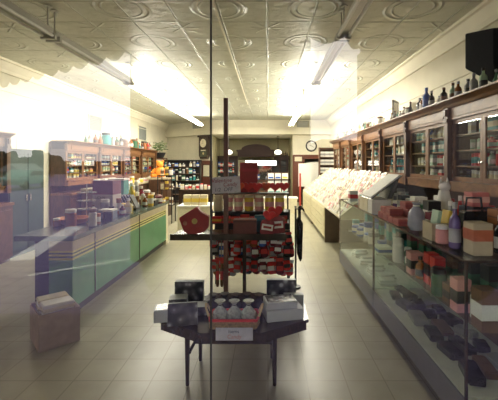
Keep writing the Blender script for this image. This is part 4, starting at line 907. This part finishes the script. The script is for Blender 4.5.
for (a, b) in zip(edge, edge[1:]):
    for s in (0, 1):
        o = .012*s
    q = [(a[0], YG-.07, 3.35), (b[0], YG-.07, 3.35), (b[0], my(b[1]), 2.72), (a[0], my(a[1]), 2.72)]
    lo = [bm.verts.new(v) for v in q]; hi = [bm.verts.new((v[0], v[1], v[2]+.012)) for v in q]
    bm.faces.new(lo); bm.faces.new(hi[::-1])
    for k in range(4): bm.faces.new((lo[k], hi[k], hi[(k+1) % 4], lo[(k+1) % 4]))
av.build('canopy', M_AWN, t)
va = MB()
for (a, b) in zip(edge, edge[1:]):
    A, B = Vector((a[0], my(a[1]), 0)), Vector((b[0], my(b[1]), 0)); Ls = (B-A).length; n = max(1, round(Ls/.24)); nrm = (B-A).normalized().cross(Vector((0, 0, 1)))*.006
    for k in range(n):
        pts = []
        for j in range(9):
            f = j/8; p = A + (B-A)*((k+f)/n); pts.append((p, 2.54-.05*math.sin(PI*f)))
        fr = [va.bm.verts.new((p.x+nrm.x, p.y+nrm.y, z)) for p, z in pts] + [va.bm.verts.new((pts[-1][0].x+nrm.x, pts[-1][0].y+nrm.y, 2.73)), va.bm.verts.new((pts[0][0].x+nrm.x, pts[0][0].y+nrm.y, 2.73))]
        bk_ = [va.bm.verts.new((v.co.x-2*nrm.x, v.co.y-2*nrm.y, v.co.z)) for v in fr]
        va.bm.faces.new(fr); va.bm.faces.new(bk_[::-1])
        for j in range(len(fr)): va.bm.faces.new((fr[j], bk_[j], bk_[(j+1) % len(fr)], fr[(j+1) % len(fr)]))
va.build('scalloped_valance', M_AWN, t)
for x, D in ((-4.5, 4.2), (5.0, 4.6)): MB().tube([(x, YG-.08, 2.75), (x, my(D), 2.73)], .018).build('arm', M_STEEL, t)
# added truck at the kerb, keeps the middle of the window reflection dark
GZ = -.12
t = thing('added_truck', 'added dark box truck at the kerb, darkening the shop window reflection', 'truck', (0, my(5.6), GZ)); M_TRK = mat('dark truck paint', (.006, .008, .009), .95, spec=0.05)
MB().box(-1.78, .55, -1.2, 1.1, .55, 3.9).build('cargo_box', M_TRK, t, bevel=.03)
MB().prism([(.66, .45), (3.35, .45), (3.4, 1.15), (2.4, 1.32), (1.95, 2.1), (.66, 2.15)], -1.0, 1.0).build('cab', M_TRK, t, bevel=.03)
MB().prism([(1.0, 1.36), (2.1, 1.36), (1.82, 1.98), (1.0, 1.98)], 1.0, 1.01).build('side_window', mat('dark truck glass', (.02, .025, .03), .1), t)
MB().box(-1.78, 3.2, -.7, .7, .35, .55).build('chassis', M_BLACK, t)
for x in (-1.2, 2.6):
    for s in (-.95, .95):
        w = MB().lathe([(.2, -.12), (.42, -.12), (.45, -.06), (.45, .06), (.42, .12), (.2, .12)], 22, (x, s, .451), axis='y').build('wheel', M_BLACK, t, smooth=True); MB().lathe([(.2, -.08), (.2, .08)], 18, (x, s, .451), axis='y').build('hub', M_STEEL, w)
# parked green car, house and trees far down the street
t = thing('car', 'pale green parked car across the street, mirrored in the glass', 'car', (-18.1, my(26), GZ), 1.45); M_CAR = mat('pale green car paint', (.20, .42, .33), .25)
MB().prism([(-1.9, .35), (1.9, .35), (2.0, .7), (1.85, .88), (1.0, .92), (.55, 1.38), (-.9, 1.4), (-1.4, .95), (-1.95, .9), (-2.0, .6)], -.8, .8).build('body', M_CAR, t, bevel=.05)
MB().prism([(-1.15, .98), (.75, .98), (.45, 1.31), (-.85, 1.33)], -.815, .815).build('windows', M_BLACKG, t)
for x in (-1.2, 1.25):
    for s in (-.76, .76): MB().lathe([(.18, -.09), (.32, -.09), (.32, .09), (.18, .09)], 18, (x, s, .321), axis='y').build('wheel', M_BLACK, t, smooth=True)
t = thing('shed', 'small green gabled shed down the street, mirrored in the glass', 'shed', (-29.5, my(42), GZ)); MB().box(-1.2, 1.2, -2, 2, 0, 1.0).build('walls', mat('green clapboard', (.07, .17, .11), .8), t)
MB().prism([(-1.5, .95), (1.5, .95), (0, 1.9)], -2.2, 2.2).build('roof', mat('pale roof', (.25, .33, .28), .7), t); MB().box(-.4, .4, 2, 2.03, .02, .9).build('door', M_WHITE, t)
for k, (x, D, s) in enumerate(((-36.7, 47, .8), (-40.5, 55, .95), (-33.3, 48, .75), (-36.5, 56, 1.0), (-30.9, 50, .75))):
    t = thing('tree', 'dark bushy tree beyond the street, %s from the far end, mirrored in the glass' % ORD[k], 'tree', (x, my(D), GZ), 0, 'dark trees mirrored in the shop window'); MB().tube([(0, 0, 0), (.1, 0, 2.0*s)], [.22, .12]).build('trunk', M_POST, t)
    cr = MB(); rr = random.Random(k)
    for j in range(14): cr.blob((rr.uniform(-1.5, 1.5)*s, rr.uniform(-1, 1)*s, (1.6+rr.uniform(-.7, 1.9))*s), rr.uniform(.6, 1.0)*s, n=2, jit=.12, seed=j)
    cr.build('crown', mat('dark foliage', (.018, .04, .022), .8, var=.5), t)
struct('street_building', MB().box(5.6, 18, my(22), my(14), GZ, 8.5).box(-60, -5, my(75), my(62), GZ, 2.2), mat('dark brick', (.07, .055, .05), .8))

# ------------------------------------------------------------------ light
w = bpy.data.worlds.new('World'); SC.world = w; w.use_nodes = True
bg = w.node_tree.nodes['Background']; bg.inputs['Color'].default_value = (1.0, .96, .97, 1); bg.inputs['Strength'].default_value = 4.8
SC.view_settings.view_transform = 'Standard'; SC.view_settings.look = 'None'; SC.view_settings.gamma = 1.0; SC.view_settings.use_curve_mapping = False; SC.view_settings.exposure = 0.0
try:
    SC.cycles.use_denoising = True; SC.cycles.max_bounces = 10; SC.cycles.transparent_max_bounces = 24; SC.cycles.sample_clamp_indirect = 6.0
except Exception: pass
